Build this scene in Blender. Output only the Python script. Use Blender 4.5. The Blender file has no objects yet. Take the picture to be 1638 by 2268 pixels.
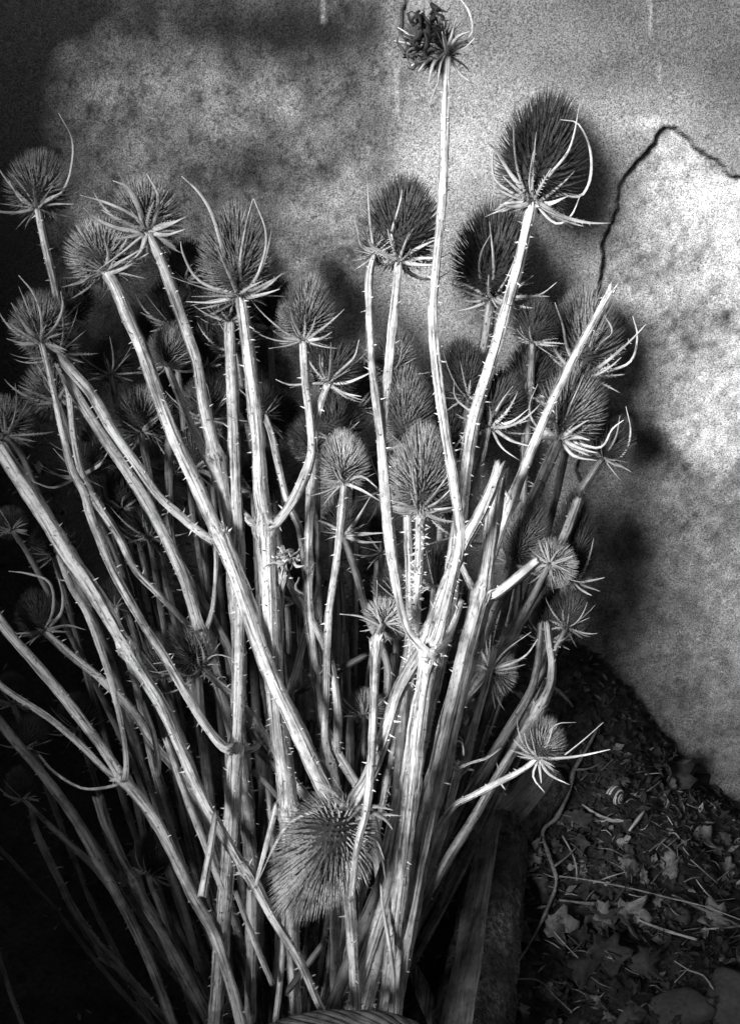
import bpy, math, random
import numpy as np
from mathutils import Vector, Matrix

R = math.radians
random.seed(7)
rng = np.random.default_rng(7)
sc = bpy.context.scene
col = sc.collection

# ------------------------------------------------------------------ camera
CAM = Vector((0.0, -1.2, 0.9)); PITCH = R(25); VF = R(41)
cam_d = bpy.data.cameras.new('camera'); cam = bpy.data.objects.new('camera', cam_d); col.objects.link(cam)
cam.location = CAM; cam.rotation_euler = (R(90) - PITCH, 0, 0)
cam_d.sensor_fit = 'VERTICAL'; cam_d.angle = VF; cam_d.clip_start = 0.01; cam_d.clip_end = 200
sc.camera = cam
# ------------------------------------------------------------------ light
SUN_AZ, SUN_EL = R(32), R(23)      # sun to the left of and behind the camera
sd = bpy.data.lights.new('sun', 'SUN'); so = bpy.data.objects.new('sun', sd); col.objects.link(so)
sd.energy = 5.0; sd.angle = R(18); sd.color = (1, 1, 1)
sun_dir = Vector((-math.sin(SUN_AZ) * math.cos(SUN_EL), -math.cos(SUN_AZ) * math.cos(SUN_EL), math.sin(SUN_EL)))
so.rotation_euler = sun_dir.to_track_quat('Z', 'Y').to_euler(); so.location = (-1, -2, 2)
w = bpy.data.worlds.new('World'); sc.world = w; w.use_nodes = True
nt = w.node_tree; nt.nodes.clear()
sky = nt.nodes.new('ShaderNodeTexSky'); sky.sky_type = 'NISHITA'; sky.sun_disc = False
sky.sun_elevation = SUN_EL; sky.sun_rotation = math.atan2(sun_dir.x, sun_dir.y)
sky.air_density = .45; sky.dust_density = .3
bw = nt.nodes.new('ShaderNodeRGBToBW'); bg = nt.nodes.new('ShaderNodeBackground'); ow = nt.nodes.new('ShaderNodeOutputWorld')
bg.inputs[1].default_value = 0.05
nt.links.new(sky.outputs[0], bw.inputs[0]); nt.links.new(bw.outputs[0], bg.inputs[0]); nt.links.new(bg.outputs[0], ow.inputs[0])
sc.view_settings.view_transform = 'Standard'; sc.view_settings.look = 'None'
sc.view_settings.exposure = 0.92; sc.view_settings.gamma = 1.0
try: sc.view_settings.use_curve_mapping = False
except Exception: pass

# ------------------------------------------------------------------ measured positions (1638 x 2268 grid over the photo) to places
TV = math.tan(VF / 2)
AF = Vector((0, math.cos(PITCH), -math.sin(PITCH))); AU = Vector((0, math.sin(PITCH), math.cos(PITCH))); AR = Vector((1, 0, 0))
def at(x, y, Y):
    d = AF + AR * ((x - 819) / 1134 * TV) + AU * ((1134 - y) / 1134 * TV)
    return CAM + d * ((Y - CAM.y) / d.y)
def upp(Y):                                # metres per grid unit at depth Y
    return (Y - CAM.y) / math.cos(PITCH) * TV / 1134
def lerp(a, b, t): return a + (b - a) * t
FY = [-100, 400, 850, 1700, 2268, 2700]
FF = [-.10, -.15, -.22, -.36, -.44, -.48]; FB = [-.05, -.05, -.08, -.20, -.30, -.36]
def depth(y, t): return lerp(float(np.interp(y, FY, FF)), float(np.interp(y, FY, FB)), t)

# ------------------------------------------------------------------ value noise
_perm = rng.random((64, 64, 64))
def vnoise(p):
    p = np.asarray(p, float); i = np.floor(p).astype(int); f = p - i; f = f * f * (3 - 2 * f)
    r = 0
    for dx in (0, 1):
        for dy in (0, 1):
            for dz in (0, 1):
                wgt = (f[..., 0] if dx else 1 - f[..., 0]) * (f[..., 1] if dy else 1 - f[..., 1]) * (f[..., 2] if dz else 1 - f[..., 2])
                r = r + wgt * _perm[(i[..., 0] + dx) % 64, (i[..., 1] + dy) % 64, (i[..., 2] + dz) % 64]
    return r
def fbm(p, o=4):
    p = np.asarray(p, float); r = 0; a = .5; s = 0
    for k in range(o):
        r = r + a * vnoise(p * 2 ** k + 11.3 * k); s += a; a *= .5
    return r / s

# ------------------------------------------------------------------ materials
def mat(name):
    m = bpy.data.materials.new(name); m.use_nodes = True
    n = m.node_tree; n.nodes.clear()
    o = n.nodes.new('ShaderNodeOutputMaterial'); b = n.nodes.new('ShaderNodeBsdfPrincipled')
    n.links.new(b.outputs[0], o.inputs[0]); b.inputs['Roughness'].default_value = .75
    b.inputs['Specular IOR Level'].default_value = .25
    return m, n, b
def node(n, t, **k):
    x = n.nodes.new(t)
    for a, v in k.items():
        if a.startswith('i_'): x.inputs[a[2:]].default_value = v
        else: setattr(x, a, v)
    return x
def noise(n, vec, scale, detail=3, rough=.6, stretch=None):
    t = node(n, 'ShaderNodeTexNoise'); t.inputs['Scale'].default_value = scale
    t.inputs['Detail'].default_value = detail; t.inputs['Roughness'].default_value = rough
    if stretch:
        mp = node(n, 'ShaderNodeMapping'); mp.inputs['Scale'].default_value = stretch
        n.links.new(vec, mp.inputs[0]); vec = mp.outputs[0]
    n.links.new(vec, t.inputs['Vector']); return t.outputs[0]
def ramp(n, fac, pts):
    r = node(n, 'ShaderNodeValToRGB'); e = r.color_ramp.elements
    while len(e) < len(pts): e.new(.5)
    for k, (p, v) in enumerate(pts): e[k].position = p; e[k].color = (v, v, v, 1)
    n.links.new(fac, r.inputs[0]); return r.outputs[0]
def mathn(n, op, a, b):
    m = node(n, 'ShaderNodeMath', operation=op)
    for k, v in enumerate((a, b)):
        if isinstance(v, (int, float)): m.inputs[k].default_value = v
        else: n.links.new(v, m.inputs[k])
    return m.outputs[0]
def bump(n, b, h, st, dist):
    x = node(n, 'ShaderNodeBump'); x.inputs['Strength'].default_value = st; x.inputs['Distance'].default_value = dist
    n.links.new(h, x.inputs['Height']); n.links.new(x.outputs[0], b.inputs['Normal'])

def dry_mat(name, base, lo=.45, streak=1.0):
    """dead plant tissue: lengthwise fibre streaks, specks, fine grain. 'sc' = straightened coordinates"""
    m, n, b = mat(name)
    a = node(n, 'ShaderNodeAttribute', attribute_name='sc'); v = a.outputs['Vector']
    g = node(n, 'ShaderNodeNewGeometry')
    s1 = ramp(n, noise(n, v, 1, 4, .65, (700, 700, 22)), [(.34, lo), (.48, .8), (.60, 1.0)])
    s2 = ramp(n, noise(n, v, 1, 3, .6, (900, 900, 260)), [(.30, .25), (.40, .9), (.6, 1.05)])
    s3 = ramp(n, noise(n, g.outputs['Position'], 45, 3, .6), [(.36, .5), (.55, 1.05)])
    oi = node(n, 'ShaderNodeObjectInfo')
    rv = ramp(n, oi.outputs['Random'], [(0, .8), (1, 1.08)])
    x = mathn(n, 'MULTIPLY', mathn(n, 'MULTIPLY', mathn(n, 'MULTIPLY', s1, s2), mathn(n, 'MULTIPLY', s3, rv)), base)
    n.links.new(x, b.inputs['Base Color'])
    bump(n, b, s1, .8, .0008)
    return m
def flat_mat(name, base, var=.35, scale=400, bmp=.3):
    m, n, b = mat(name)
    g = node(n, 'ShaderNodeNewGeometry'); oi = node(n, 'ShaderNodeObjectInfo')
    s = ramp(n, noise(n, g.outputs['Position'], scale, 3), [(.3, 1 - var), (.7, 1 + var)])
    s2 = ramp(n, noise(n, g.outputs['Position'], scale * .08, 3), [(.3, 1 - var), (.7, 1 + var)])
    x = mathn(n, 'MULTIPLY', mathn(n, 'MULTIPLY', s, s2), base)
    n.links.new(x, b.inputs['Base Color']); bump(n, b, s, bmp, .0006)
    return m
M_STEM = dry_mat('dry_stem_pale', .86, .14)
M_STEM2 = dry_mat('dry_stem_dull', .33, .15)  # darker stem tone, mostly on the rear and lower left stalks
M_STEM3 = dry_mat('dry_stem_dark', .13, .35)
M_BRACT = dry_mat('dry_bract', .72, .6)
M_BRACTD = dry_mat('dry_bract_dark', .30, .5)
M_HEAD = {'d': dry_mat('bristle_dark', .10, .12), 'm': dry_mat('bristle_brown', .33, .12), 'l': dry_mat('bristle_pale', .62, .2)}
M_CORE = flat_mat('head_core', .03)
M_LEAF = flat_mat('dead_leaf', .034, .4, 260)
M_LEAFP = flat_mat('dead_leaf_pale', .12, .4, 260)
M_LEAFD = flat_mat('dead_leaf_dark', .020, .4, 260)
M_SOIL = flat_mat('soil', .022, .6, 300, .8)
M_TWIG = flat_mat('twig_bark', .13, .5, 500, .8)
M_TWIGP = dry_mat('dry_straw', .40)
M_STONE = flat_mat('stone', .06, .3, 220, .6)
M_BARK = flat_mat('log_bark', .06, .85, 150, 1.0)
for _n in M_BARK.node_tree.nodes:
    if _n.type == 'BUMP': _n.inputs['Distance'].default_value = .004
M_WOOD = dry_mat('split_wood', .26, .3)
M_ROPE = dry_mat('withy', .2, .25)
M_SHADE_WALL = flat_mat('shade_wall_stone', .05, .4, 60, .6)

# ------------------------------------------------------------------ mesh buffer
class MB:
    def __init__(s): s.v = []; s.f = []; s.c = []
    def add(s, V, F, Cc=None):
        o = len(s.v); s.v.extend([tuple(p) for p in V]); s.f.extend([tuple(i + o for i in f) for f in F])
        s.c.extend([tuple(p) for p in (Cc if Cc is not None else V)])
    def mesh(s, name, m, smooth=True):
        me = bpy.data.meshes.new(name); me.from_pydata(s.v, [], s.f)
        if smooth: me.polygons.foreach_set('use_smooth', [True] * len(me.polygons))
        a = me.attributes.new('sc', 'FLOAT_VECTOR', 'POINT')
        a.data.foreach_set('vector', np.array(s.c, np.float32).ravel())
        me.materials.append(m); return me
def link(name, data, parent=None, Mw=None, PM=None):
    o = bpy.data.objects.new(name, data); col.objects.link(o)
    if parent is not None: o.parent = parent
    if Mw is not None: o.matrix_basis = Mw
    return o
def thing(name, label, cat, loc=(0, 0, 0), group=None, data=None):
    o = link(name, data); o.location = loc; o['label'] = label; o['category'] = cat
    if group: o['group'] = group
    return o

def catmull(P, step):
    """P: list of (Vector, width). resample along a Catmull-Rom spline"""
    out = []
    n = len(P)
    if n == 2:
        k = max(2, int((P[1][0] - P[0][0]).length / step))
        return [(P[0][0].lerp(P[1][0], i / k), lerp(P[0][1], P[1][1], i / k)) for i in range(k + 1)]
    for i in range(n - 1):
        p0 = P[max(i - 1, 0)][0]; p1 = P[i][0]; p2 = P[i + 1][0]; p3 = P[min(i + 2, n - 1)][0]
        k = max(2, int((p2 - p1).length / step))
        # centripetal-ish tangents limited by the segment length
        L = (p2 - p1).length
        m1 = (p2 - p0); m2 = (p3 - p1)
        if m1.length > 0: m1 = m1.normalized() * L
        if m2.length > 0: m2 = m2.normalized() * L
        for j in range(k):
            t = j / k; t2 = t * t; t3 = t2 * t
            q = p1 * (2 * t3 - 3 * t2 + 1) + m1 * (t3 - 2 * t2 + t) + p2 * (-2 * t3 + 3 * t2) + m2 * (t3 - t2)
            out.append((q, lerp(P[i][1], P[i + 1][1], t)))
    out.append(P[-1]); return out
def frames(pts):
    T = []
    for i in range(len(pts)):
        a = pts[max(i - 1, 0)]; b = pts[min(i + 1, len(pts) - 1)]
        d = (b - a); T.append(d.normalized() if d.length > 1e-9 else Vector((0, 0, 1)))
    x = T[0].orthogonal().normalized(); fr = []
    for t in T:
        x = (x - t * x.dot(t)); x = x.normalized() if x.length > 1e-6 else t.orthogonal().normalized()
        fr.append((t, x, t.cross(x)))
    return fr
def tube(mb, pr, sides=14, ridge=.11, org=Vector((0, 0, 0)), flat=1.0, jag=0.0, seed=0, closed=True, lump=.03):
    pts = [p for p, r in pr]; fr = frames(pts); V = []; F = []; Cc = []; s = 0
    ph = seed * 1.7; rr = random.Random(seed); rib = [rr.uniform(.35, 1.5) for _ in range(sides)]
    for i, (p, r) in enumerate(pr):
        t, x, y = fr[i]
        if i: s += (pts[i] - pts[i - 1]).length
        lm = 1 + lump * (math.sin(s * 130 + ph) + math.sin(s * 310 + ph * 2))
        for k in range(sides):
            a = 2 * math.pi * k / sides
            q = r * lm * (1 + (ridge * rib[k] * (1 + .35 * math.sin(s * 60 + k * 2.1 + ph)) if k % 2 else -ridge))
            off = x * (math.cos(a) * q) + y * (math.sin(a) * q * flat)
            if jag and i in (0, len(pr) - 1):
                off = off + t * rr.uniform(-jag, jag)
            V.append(p + off - org); Cc.append((math.cos(a) * r + seed * .37, math.sin(a) * r, s + seed))
        if i:
            o = (i - 1) * sides
            for k in range(sides): F.append((o + k, o + (k + 1) % sides, o + sides + (k + 1) % sides, o + sides + k))
    if closed:
        for e, i in ((0, 0), (1, len(pr) - 1)):
            V.append(pts[i] - fr[i][0] * (0.0004 if e == 0 else -0.0004) * 0 - org); Cc.append((0, 0, s * e)); c = len(V) - 1; o = i * sides
            for k in range(sides):
                a, b = o + k, o + (k + 1) % sides
                F.append((b, a, c) if e == 0 else (a, b, c))
    mb.add(V, F, Cc)
def spike(mb, base, d, L, w, side, bend=None, seed=0.0):
    """slender three-sided thorn"""
    d = d.normalized(); s1 = side.normalized(); s2 = d.cross(s1)
    mid = base + d * L * .5 + (bend * .3 if bend else Vector((0, 0, 0))); tip = base + d * L + (bend if bend else Vector((0, 0, 0)))
    V = []
    for c, ww in ((base, w), (mid, w * .62)):
        for k in range(3):
            a = 2.094 * k; V.append(c + s1 * (math.cos(a) * ww) + s2 * (math.sin(a) * ww * .6))
    V.append(tip)
    F = [(0, 1, 4, 3), (1, 2, 5, 4), (2, 0, 3, 5), (3, 4, 6), (4, 5, 6), (5, 3, 6)]
    C0 = [(seed, seed * .3, 0)] * 3 + [(seed, seed * .3, L * .5)] * 3 + [(seed, seed * .3, L)]
    mb.add(V, F, C0)

# ------------------------------------------------------------------ seed head kit (unit: outer radius 1)
CORE_R = .64
def prof(u): return CORE_R * math.sin(math.pi * min(max(u, 0), 1) ** .80) ** .62 + .02
kit = {}
def head_kit(q, sd):
    k = (q, sd)
    if k in kit: return kit[k]
    rr = random.Random(sd * 31 + int(q * 10)); L = q * .86
    core = MB(); V = []; F = []
    nu, na = 14, 14
    for i in range(nu + 1):
        u = i / nu; r = prof(u) * .93
        for j in range(na):
            a = 2 * math.pi * j / na; V.append(Vector((r * math.cos(a), r * math.sin(a), u * L)))
    for i in range(nu):
        for j in range(na): F.append((i * na + j, i * na + (j + 1) % na, (i + 1) * na + (j + 1) % na, (i + 1) * na + j))
    core.add(V, F)
    br = MB(); N = int(560 * q * .8); ga = 2.39996
    for i in range(N):
        u = (i + .5) / N; u = u ** .92
        a = ga * i + rr.uniform(-.06, .06); r = prof(u); z = u * L
        du = .02; dr = (prof(min(u + du, 1)) - prof(max(u - du, 0))); dz = 2 * du * L
        nl = math.hypot(dr, dz); nr, nz = dz / nl, -dr / nl
        out = Vector((math.cos(a), math.sin(a), 0)); up = Vector((0, 0, 1))
        nrm = out * nr + up * nz
        d = (nrm * 1.0 + up * (.22 + .28 * u) + Vector((rr.gauss(0, .05), rr.gauss(0, .05), rr.gauss(0, .05))) * (3 if rr.random() < .12 else 1)).normalized()
        ln = (.35 + .08 * rr.random()) * (.35 if rr.random() < .06 else 1) * (1 + .12 * max(0, u - .85) / .15) * (.75 if u < .06 else 1)
        side = out.cross(up)
        b = Vector((r * math.cos(a) * .93, r * math.sin(a) * .93, z))
        spike(br, b, d, ln, .027 * rr.uniform(.8, 1.15), side, up * (.10 * ln / .4) + Vector((rr.gauss(0, .02), rr.gauss(0, .02), 0)), seed=i * .013)
    bs = []
    nb = rr.choice((16, 17, 18))
    for j in range(nb):
        a = 2 * math.pi * j / nb + rr.uniform(-.2, .2)
        lg = rr.random() < .22
        ln = rr.uniform(1.4, 2.0) if lg else rr.uniform(.65, 1.2)
        e = rr.uniform(-.5, .5); curl = (rr.uniform(.4, 1.1) if lg else rr.uniform(-.2, .5)) / ln; tw = rr.uniform(-.3, .3)
        mb = MB(); bract_curve(mb, a, ln, e, curl, tw, .036 + .026 * rr.random(), sd * 20 + j)
        bs.append(mb.mesh('bract', M_BRACT))
    kit[k] = (core.mesh('seed_head', M_CORE), br.mesh('bristles', M_HEAD['m'], False), bs)
    return kit[k]
def bract_curve(mb, a, ln, e, curl, tw, w, seed):
    rr = random.Random(seed); n = 11; p = Vector((math.cos(a) * .10, math.sin(a) * .10, .0)); pr = []
    for i in range(n + 1):
        t = i / n; pr.append((p.copy(), w * (1 - t) ** .75 * (1.0 if i else .8) + .006))
        el = e + curl * t * ln; az = a + tw * t * 2
        p = p + Vector((math.cos(az) * math.cos(el), math.sin(az) * math.cos(el), math.sin(el))) * (ln / n)
    tube(mb, pr, 6, .12, seed=seed % 97, flat=.6, lump=.04)
    pts = [q for q, _ in pr]; fr = frames(pts)
    for i in range(1, 9):
        for sgn in (-1, 1):
            if rr.random() < .75:
                t, x, y = fr[i]; spike(mb, pts[i] + x * sgn * pr[i][1] * .8, x * sgn + t * .8, .07, .014, t, seed=i * .1)

def add_head(parent, org, base, L, hw, ang, tilt, tone, seed, Y, extra=(), rb=True):
    """base: world point where the stem ends"""
    tilt *= .8; L *= 1.08; m = upp(Y) * hw; q = L / hw
    qs = (1.5, 1.9, 2.4); qq = min(qs, key=lambda z: abs(z - q))
    core, br, bs = head_kit(qq, seed % 4)
    a, ti = R(ang), R(tilt)
    ax = (AR * math.sin(a) + AU * math.cos(a)) * math.cos(ti) - AF * math.sin(ti)
    ax.normalize(); x = ax.orthogonal().normalized(); y = ax.cross(x)
    rot = Matrix((x, y, ax)).transposed().to_4x4() @ Matrix.Rotation(seed * 1.3, 4, 'Z')
    Mw = Matrix.Translation(base - org) @ rot @ Matrix.Diagonal((m, m, m * q / qq, 1))
    h = link('seed_head', core, parent, Mw)
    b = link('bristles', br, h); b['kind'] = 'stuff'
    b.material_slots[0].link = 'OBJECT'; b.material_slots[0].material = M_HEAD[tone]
    if rb:
        rr = random.Random(seed * 7 + int(ang * 3))
        for mesh in bs:
            c = link('bract', mesh, h, Matrix.Rotation(rr.uniform(-.2, .2), 4, 'Z') @ Matrix.Diagonal((1, 1, rr.uniform(.8, 1.25), 1)))
            if tone == 'd' and Y > -.1 and False:
                c.material_slots[0].link = 'OBJECT'; c.material_slots[0].material = M_BRACTD
    inv = (Matrix.Translation(org) @ Mw).inverted()
    for k, (pts, ww, dy) in enumerate(extra):
        mb = MB(); n = len(pts)
        pp = [(at(px, py, Y + dy * (i / max(1, n - 1))), upp(Y) * ww * .5 * (1 - i / (n - 1)) ** .6 + .00025) for i, (px, py) in enumerate(pts)]
        pp = catmull(pp, .004); tube(mb, pp, 6, .12, seed=k + seed, flat=.65, lump=.04)
        me = mb.mesh('bract', M_BRACT); me.transform(inv)
        link('bract', me, h)
    return h

# ------------------------------------------------------------------ stalks
def path(pts, t0, t1):
    n = len(pts); ys = [p[1] for p in pts]; y0, y1 = ys[0], ys[-1]
    out = []
    for i, p in enumerate(pts):
        t = lerp(t0, t1, i / max(1, n - 1)); Y = depth(p[1], t)
        out.append((at(p[0], p[1], Y), upp(Y) * p[2] * .465))
    return out
cnt = [0]
def prickle_run(mb, pr, org, dens, rr, big=1.0, start=.0):
    pts = [p for p, r in pr]; fr = frames(pts); n = len(pts)
    for i in range(int(n * start) + 1, n - 1):
        L = (pts[i] - pts[i - 1]).length
        k = L * dens * .8; k = int(k) + (rr.random() < k % 1)
        for _ in range(k):
            a = rr.uniform(0, 6.283); t, x, y = fr[i]; r = pr[i][1]
            nrm = x * math.cos(a) + y * math.sin(a)
            ln = rr.choice((.0012, .0018, .0026, .0036, .0048)) * rr.uniform(.8, 1.2) * big
            spike(mb, pts[i] + nrm * r * .85 - org, nrm * 1.0 + t * rr.uniform(-.5, .6), ln + r * .15, .0009 * big, t, t * ln * rr.uniform(-.3, .3), seed=rr.random())
def stalk(label, pts, t=(0, 0), heads=(), br=(), nodes=(), m='p', dens=450, top='cut', foot=True, pb=1.0, group=None, extend=True, ridge=.27, name='teasel_stalk', cat='teasel stalk'):
    cnt[0] += 1; sd = cnt[0]; rr = random.Random(sd * 13)
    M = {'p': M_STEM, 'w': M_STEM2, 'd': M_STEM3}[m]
    P = path(pts, *t)
    if foot:
        p0, r0 = P[0]; p1 = P[1][0]
        if pts[0][1] > 2100:
            d = (p0 - p1).normalized()
            if d.z > -.5: d.z = -.5
            k = (p0.z + .02) / -d.z if p0.z > 0 else 0
            if k > .004: P.insert(0, (p0 + d * k, r0))
        else:
            fx = 640 + (pts[0][0] - 640) * .3; tt = .75
            y = pts[0][1]; q = at(lerp(pts[0][0], fx, .45), lerp(y, 2300, .5), depth(lerp(y, 2300, .5), tt)); q2 = at(fx, 2330, depth(2330, tt))
            P.insert(0, (q, r0)); P.insert(0, (q2, r0))
    org = P[0][0].copy()
    th = thing(name, label, cat, org, group)
    pr = catmull(P, .0045)
    # swollen joints
    nds = []
    for ny in nodes:
        nb_ = [at(p[0], p[1], depth(p[1], lerp(t[0], t[1], .5))) for p in pts if abs(p[1] - ny) < 2]
        j = min(range(len(pr)), key=lambda i: abs(proj_y(pr[i][0]) - ny)); nds.append(j)
    for j in nds:
        for i in range(max(0, j - 4), min(len(pr), j + 5)):
            p, r = pr[i]; g = math.exp(-((i - j) / 1.3) ** 2); pr[i] = (p, r * (1 + .42 * g))
    # slight natural waver
    pr = [(p + Vector((math.sin(i * .13 + sd), math.sin(i * .09 + 2 * sd), 0)) * .0006, r) for i, (p, r) in enumerate(pr)]
    mb = MB(); tube(mb, pr, 18 if P[-1][1] > .004 or P[0][1] > .005 else 14, ridge, org, jag=.003, seed=sd)
    st = link('stem', mb.mesh('stem', M), th)
    pk = MB(); prickle_run(pk, pr, org, dens, rr, pb)
    for j in nds:                                    # torn leaf bases round the joint
        tt, x, y = frames([q for q, _ in pr])[j]
        for k in range(14):
            a = rr.uniform(0, 6.28); nrm = x * math.cos(a) + y * math.sin(a)
            spike(pk, pr[j][0] + nrm * pr[j][1] * .8 - org, nrm + tt * rr.uniform(.2, 1.5), rr.uniform(.002, .008), .0016, tt, seed=rr.random())
    if top == 'torn':
        p, r = pr[-1]; tt, x, y = frames([q for q, _ in pr])[-1]
        for k in range(12):
            a = k * .52; nrm = x * math.cos(a) + y * math.sin(a)
            spike(pk, p + nrm * r * .75 - org - tt * .002, tt + nrm * rr.uniform(-.2, .6), rr.uniform(.003, .010), r * .28, nrm, seed=rr.random())
    if pk.v:
        o = link('prickles', pk.mesh('prickles', M, False), st); o['kind'] = 'stuff'
    for b in br:
        bp, bt = b['p'], b.get('t', t)
        Pb = path(bp, *bt); prb = catmull(Pb, .0045); prb = [(p, r * (1 + .35 * math.exp(-i / 1.6))) for i, (p, r) in enumerate(prb)]
        mb = MB(); tube(mb, prb, 12, ridge, org, jag=.002, seed=sd + 50 + len(bp))
        bo = link('branch', mb.mesh('branch', M), th)
        pk = MB(); prickle_run(pk, prb, org, b.get('d', dens * .6), rr, pb)
        if pk.v: o = link('prickles', pk.mesh('prickles', M, False), bo); o['kind'] = 'stuff'
        if 'h' in b:
            x, y = bp[-1][0], bp[-1][1]; Y = depth(y, bt[1]); h = b['h']
            add_head(th, org, prb[-1][0], *h[:6], Y, extra=h[6] if len(h) > 6 else ())
    for h in heads:
        x, y = pts[-1][0], pts[-1][1]; Y = depth(y, t[1])
        add_head(th, org, pr[-1][0], *h[:6], Y, extra=h[6] if len(h) > 6 else ())
    return th
def proj_y(p):
    d = p - CAM; z = d.dot(AF); return 1134 - d.dot(AU) / z / TV * 1134
def proj(p):
    d = p - CAM; z = d.dot(AF); return 819 + d.dot(AR) / z / TV * 1134, 1134 - d.dot(AU) / z / TV * 1134

# ================================================================== THE WALL
CONTACT = [(-600, 900), (100, 960), (500, 1060), (900, 1250), (1180, 1370), (1250, 1405), (1340, 1470), (1450, 1620), (1530, 1730), (1640, 1785), (2200, 1800)]
cw = [at(x, y, 0) for x, y in CONTACT]
def zwall(x): return np.interp(x, [p.x for p in cw], [p.z for p in cw])
HOLE = [(1640, 390), (1620, 385), (1590, 362), (1560, 340), (1540, 318), (1520, 308), (1490, 290), (1466, 278), (1455, 292), (1440, 312), (1415, 345), (1390, 372), (1372, 400), (1358, 440), (1345, 490), (1333, 530), (1325, 575), (1328, 620), (1322, 690), (1310, 760), (1290, 900), (1275, 1100), (1262, 1400), (1240, 1800), (3200, 1800), (3200, 1500)]
hp = np.array([[at(x, y, 0).x, at(x, y, 0).z] for x, y in HOLE])
def sdf_poly(px, pz, poly):
    d = np.full(px.shape, 1e9); ins = np.zeros(px.shape, bool); n = len(poly)
    for i in range(n):
        a = poly[i]; b = poly[(i + 1) % n]; e = b - a; wx = px - a[0]; wz = pz - a[1]
        t = np.clip((wx * e[0] + wz * e[1]) / (e @ e), 0, 1)
        d = np.minimum(d, np.hypot(wx - e[0] * t, wz - e[1] * t))
        c = (a[1] <= pz) != (b[1] <= pz)
        with np.errstate(divide='ignore', invalid='ignore'):
            xi = a[0] + (pz - a[1]) / (b[1] - a[1]) * e[0]
        ins ^= c & (px < xi)
    return np.where(ins, -d, d)
fx = np.arange(-.37, .375, .0019); fz = np.arange(-.06, .93, .0022)
gx = np.concatenate([-.37 - np.geomspace(.02, 2.2, 14)[::-1], fx, fx[-1] + np.geomspace(.02, 2.2, 14)])
gz = np.concatenate([[-.3], fz, fz[-1] + np.geomspace(.02, 1.4, 12)])
X, Z = np.meshgrid(gx, gz)
P3 = np.stack([X, Z * 1.0, X * 0], -1)
wob = (fbm(P3 * 260, 3) - .5) * .004 + (fbm(P3 * 90, 3) - .5) * .010 + (fbm(P3 * 25 + 5, 2) - .5) * .008
S = sdf_poly(X + wob, Z + wob * .6, hp)
inside = np.clip(.5 - S / .0022, 0, 1)
relief = (fbm(P3 * 9, 3) - .5) * .009 + (fbm(P3 * 60 + 3, 3) - .5) * .0016 + (fbm(P3 * 260 + 3, 2) - .5) * .0007
lip = np.exp(-(S / .012) ** 2) * (S > 0) * .0022
Yc = -.0075 - lip + relief
Yh = relief * 1.2
Yw = Yc * (1 - inside) + Yh * inside
# positions of each wall point on the photo grid, for measured stains and cracks
dx_, dy_, dz_ = X - CAM.x, 0 * X - CAM.y, Z - CAM.z
zc = dy_ * AF.y + dz_ * AF.z
OX = 819 + dx_ / zc / TV * 1134; OY = 1134 - (dy_ * AU.y + dz_ * AU.z) / zc / TV * 1134
def polyd(pts):
    d = np.full(X.shape, 1e9)
    for a, b in zip(pts[:-1], pts[1:]):
        a = np.array(a, float); b = np.array(b, float); e = b - a
        t = np.clip(((OX - a[0]) * e[0] + (OY - a[1]) * e[1]) / (e @ e), 0, 1)
        d = np.minimum(d, np.hypot(OX - a[0] - e[0] * t, OY - a[1] - e[1] * t))
    return d
wv = (fbm(P3 * 60 + 9, 3) - .5) * 30
cr = polyd([(905, -60), (900, 5), (893, 30), (891, 75)]) + wv * .15
crack = np.clip(1.3 - cr / 5, 0, 1)
cr2 = polyd([(868, 235), (858, 280), (852, 320), (843, 345), (840, 375), (838, 440)]) + wv * .15
crack2 = np.clip(1 - cr2 / 3.5, 0, 1) * .5
Yw += crack * .006 + crack2 * .0025
cr3 = polyd([(1322, 600), (1325, 680), (1327, 760)]); Yw += np.clip(1 - (cr3) / 3, 0, 1) * .003
# drips of lime that ran down the wall
drip = np.zeros(X.shape)
for (x0, y0, y1, wd) in ((718, -40, 42, 7), (1436, -30, 70, 5), (1458, 140, 175, 4), (880, 150, 240, 9)):
    dd = np.where((OY > y0) & (OY < y1), np.abs(OX - x0 - wv * .2), 99); dd = np.minimum(dd, np.hypot(OX - x0, OY - y1 - 2) * .75)
    dm = np.clip(1 - dd / wd, 0, 1) ** .5; Yw -= dm * .0018; drip = np.maximum(drip, dm)
verts = np.stack([X, Yw, Z], -1).reshape(-1, 3)
# dirt and weathering, plus some shade painted into the tone
bnd = OX - np.interp(OY, [-200, 0, 180, 330, 450, 700, 1400], [900, 893, 885, 850, 838, 780, 700]) + wv * .8
big = fbm(P3 * 7 + 2, 4); med = fbm(P3 * 22 + 7, 4); fine = fbm(P3 * 210 + 1, 3)
bnd = bnd + (med - .5) * 90 + (fine - .5) * 50
right = 1 / (1 + np.exp(-bnd / 14))
left_a = .15 + .34 * np.clip((big - .33) * 2.4, 0, 1) * np.clip((med - .25) * 2.2, .2, 1)
def blob(x, y, rx, ry): return np.exp(-((OX - x) / rx) ** 2 - ((OY - y) / ry) ** 2)
soil_shade = 1 - .6 * blob(560, 380, 110, 60) - .85 * blob(330, 0, 650, 130) - .7 * blob(-20, 500, 130, 900) - .45 * blob(700, 90, 220, 70) - .6 * blob(60, 300, 120, 420) - .8 * blob(200, 780, 320, 200) - .55 * blob(470, 800, 200, 150) - .3 * blob(440, 450, 90, 60) + .35 * blob(480, 220, 220, 70) + .25 * blob(780, 420, 90, 150) + .6 * blob(690, 540, 130, 130)  # stains, plus left-edge falloff and shade behind the heads painted in
left_a = np.clip(left_a * soil_shade * (1 + 1.6 * (fbm(P3 * 60 + 2, 3) - .5)) * .9, .02, .6)
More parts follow.
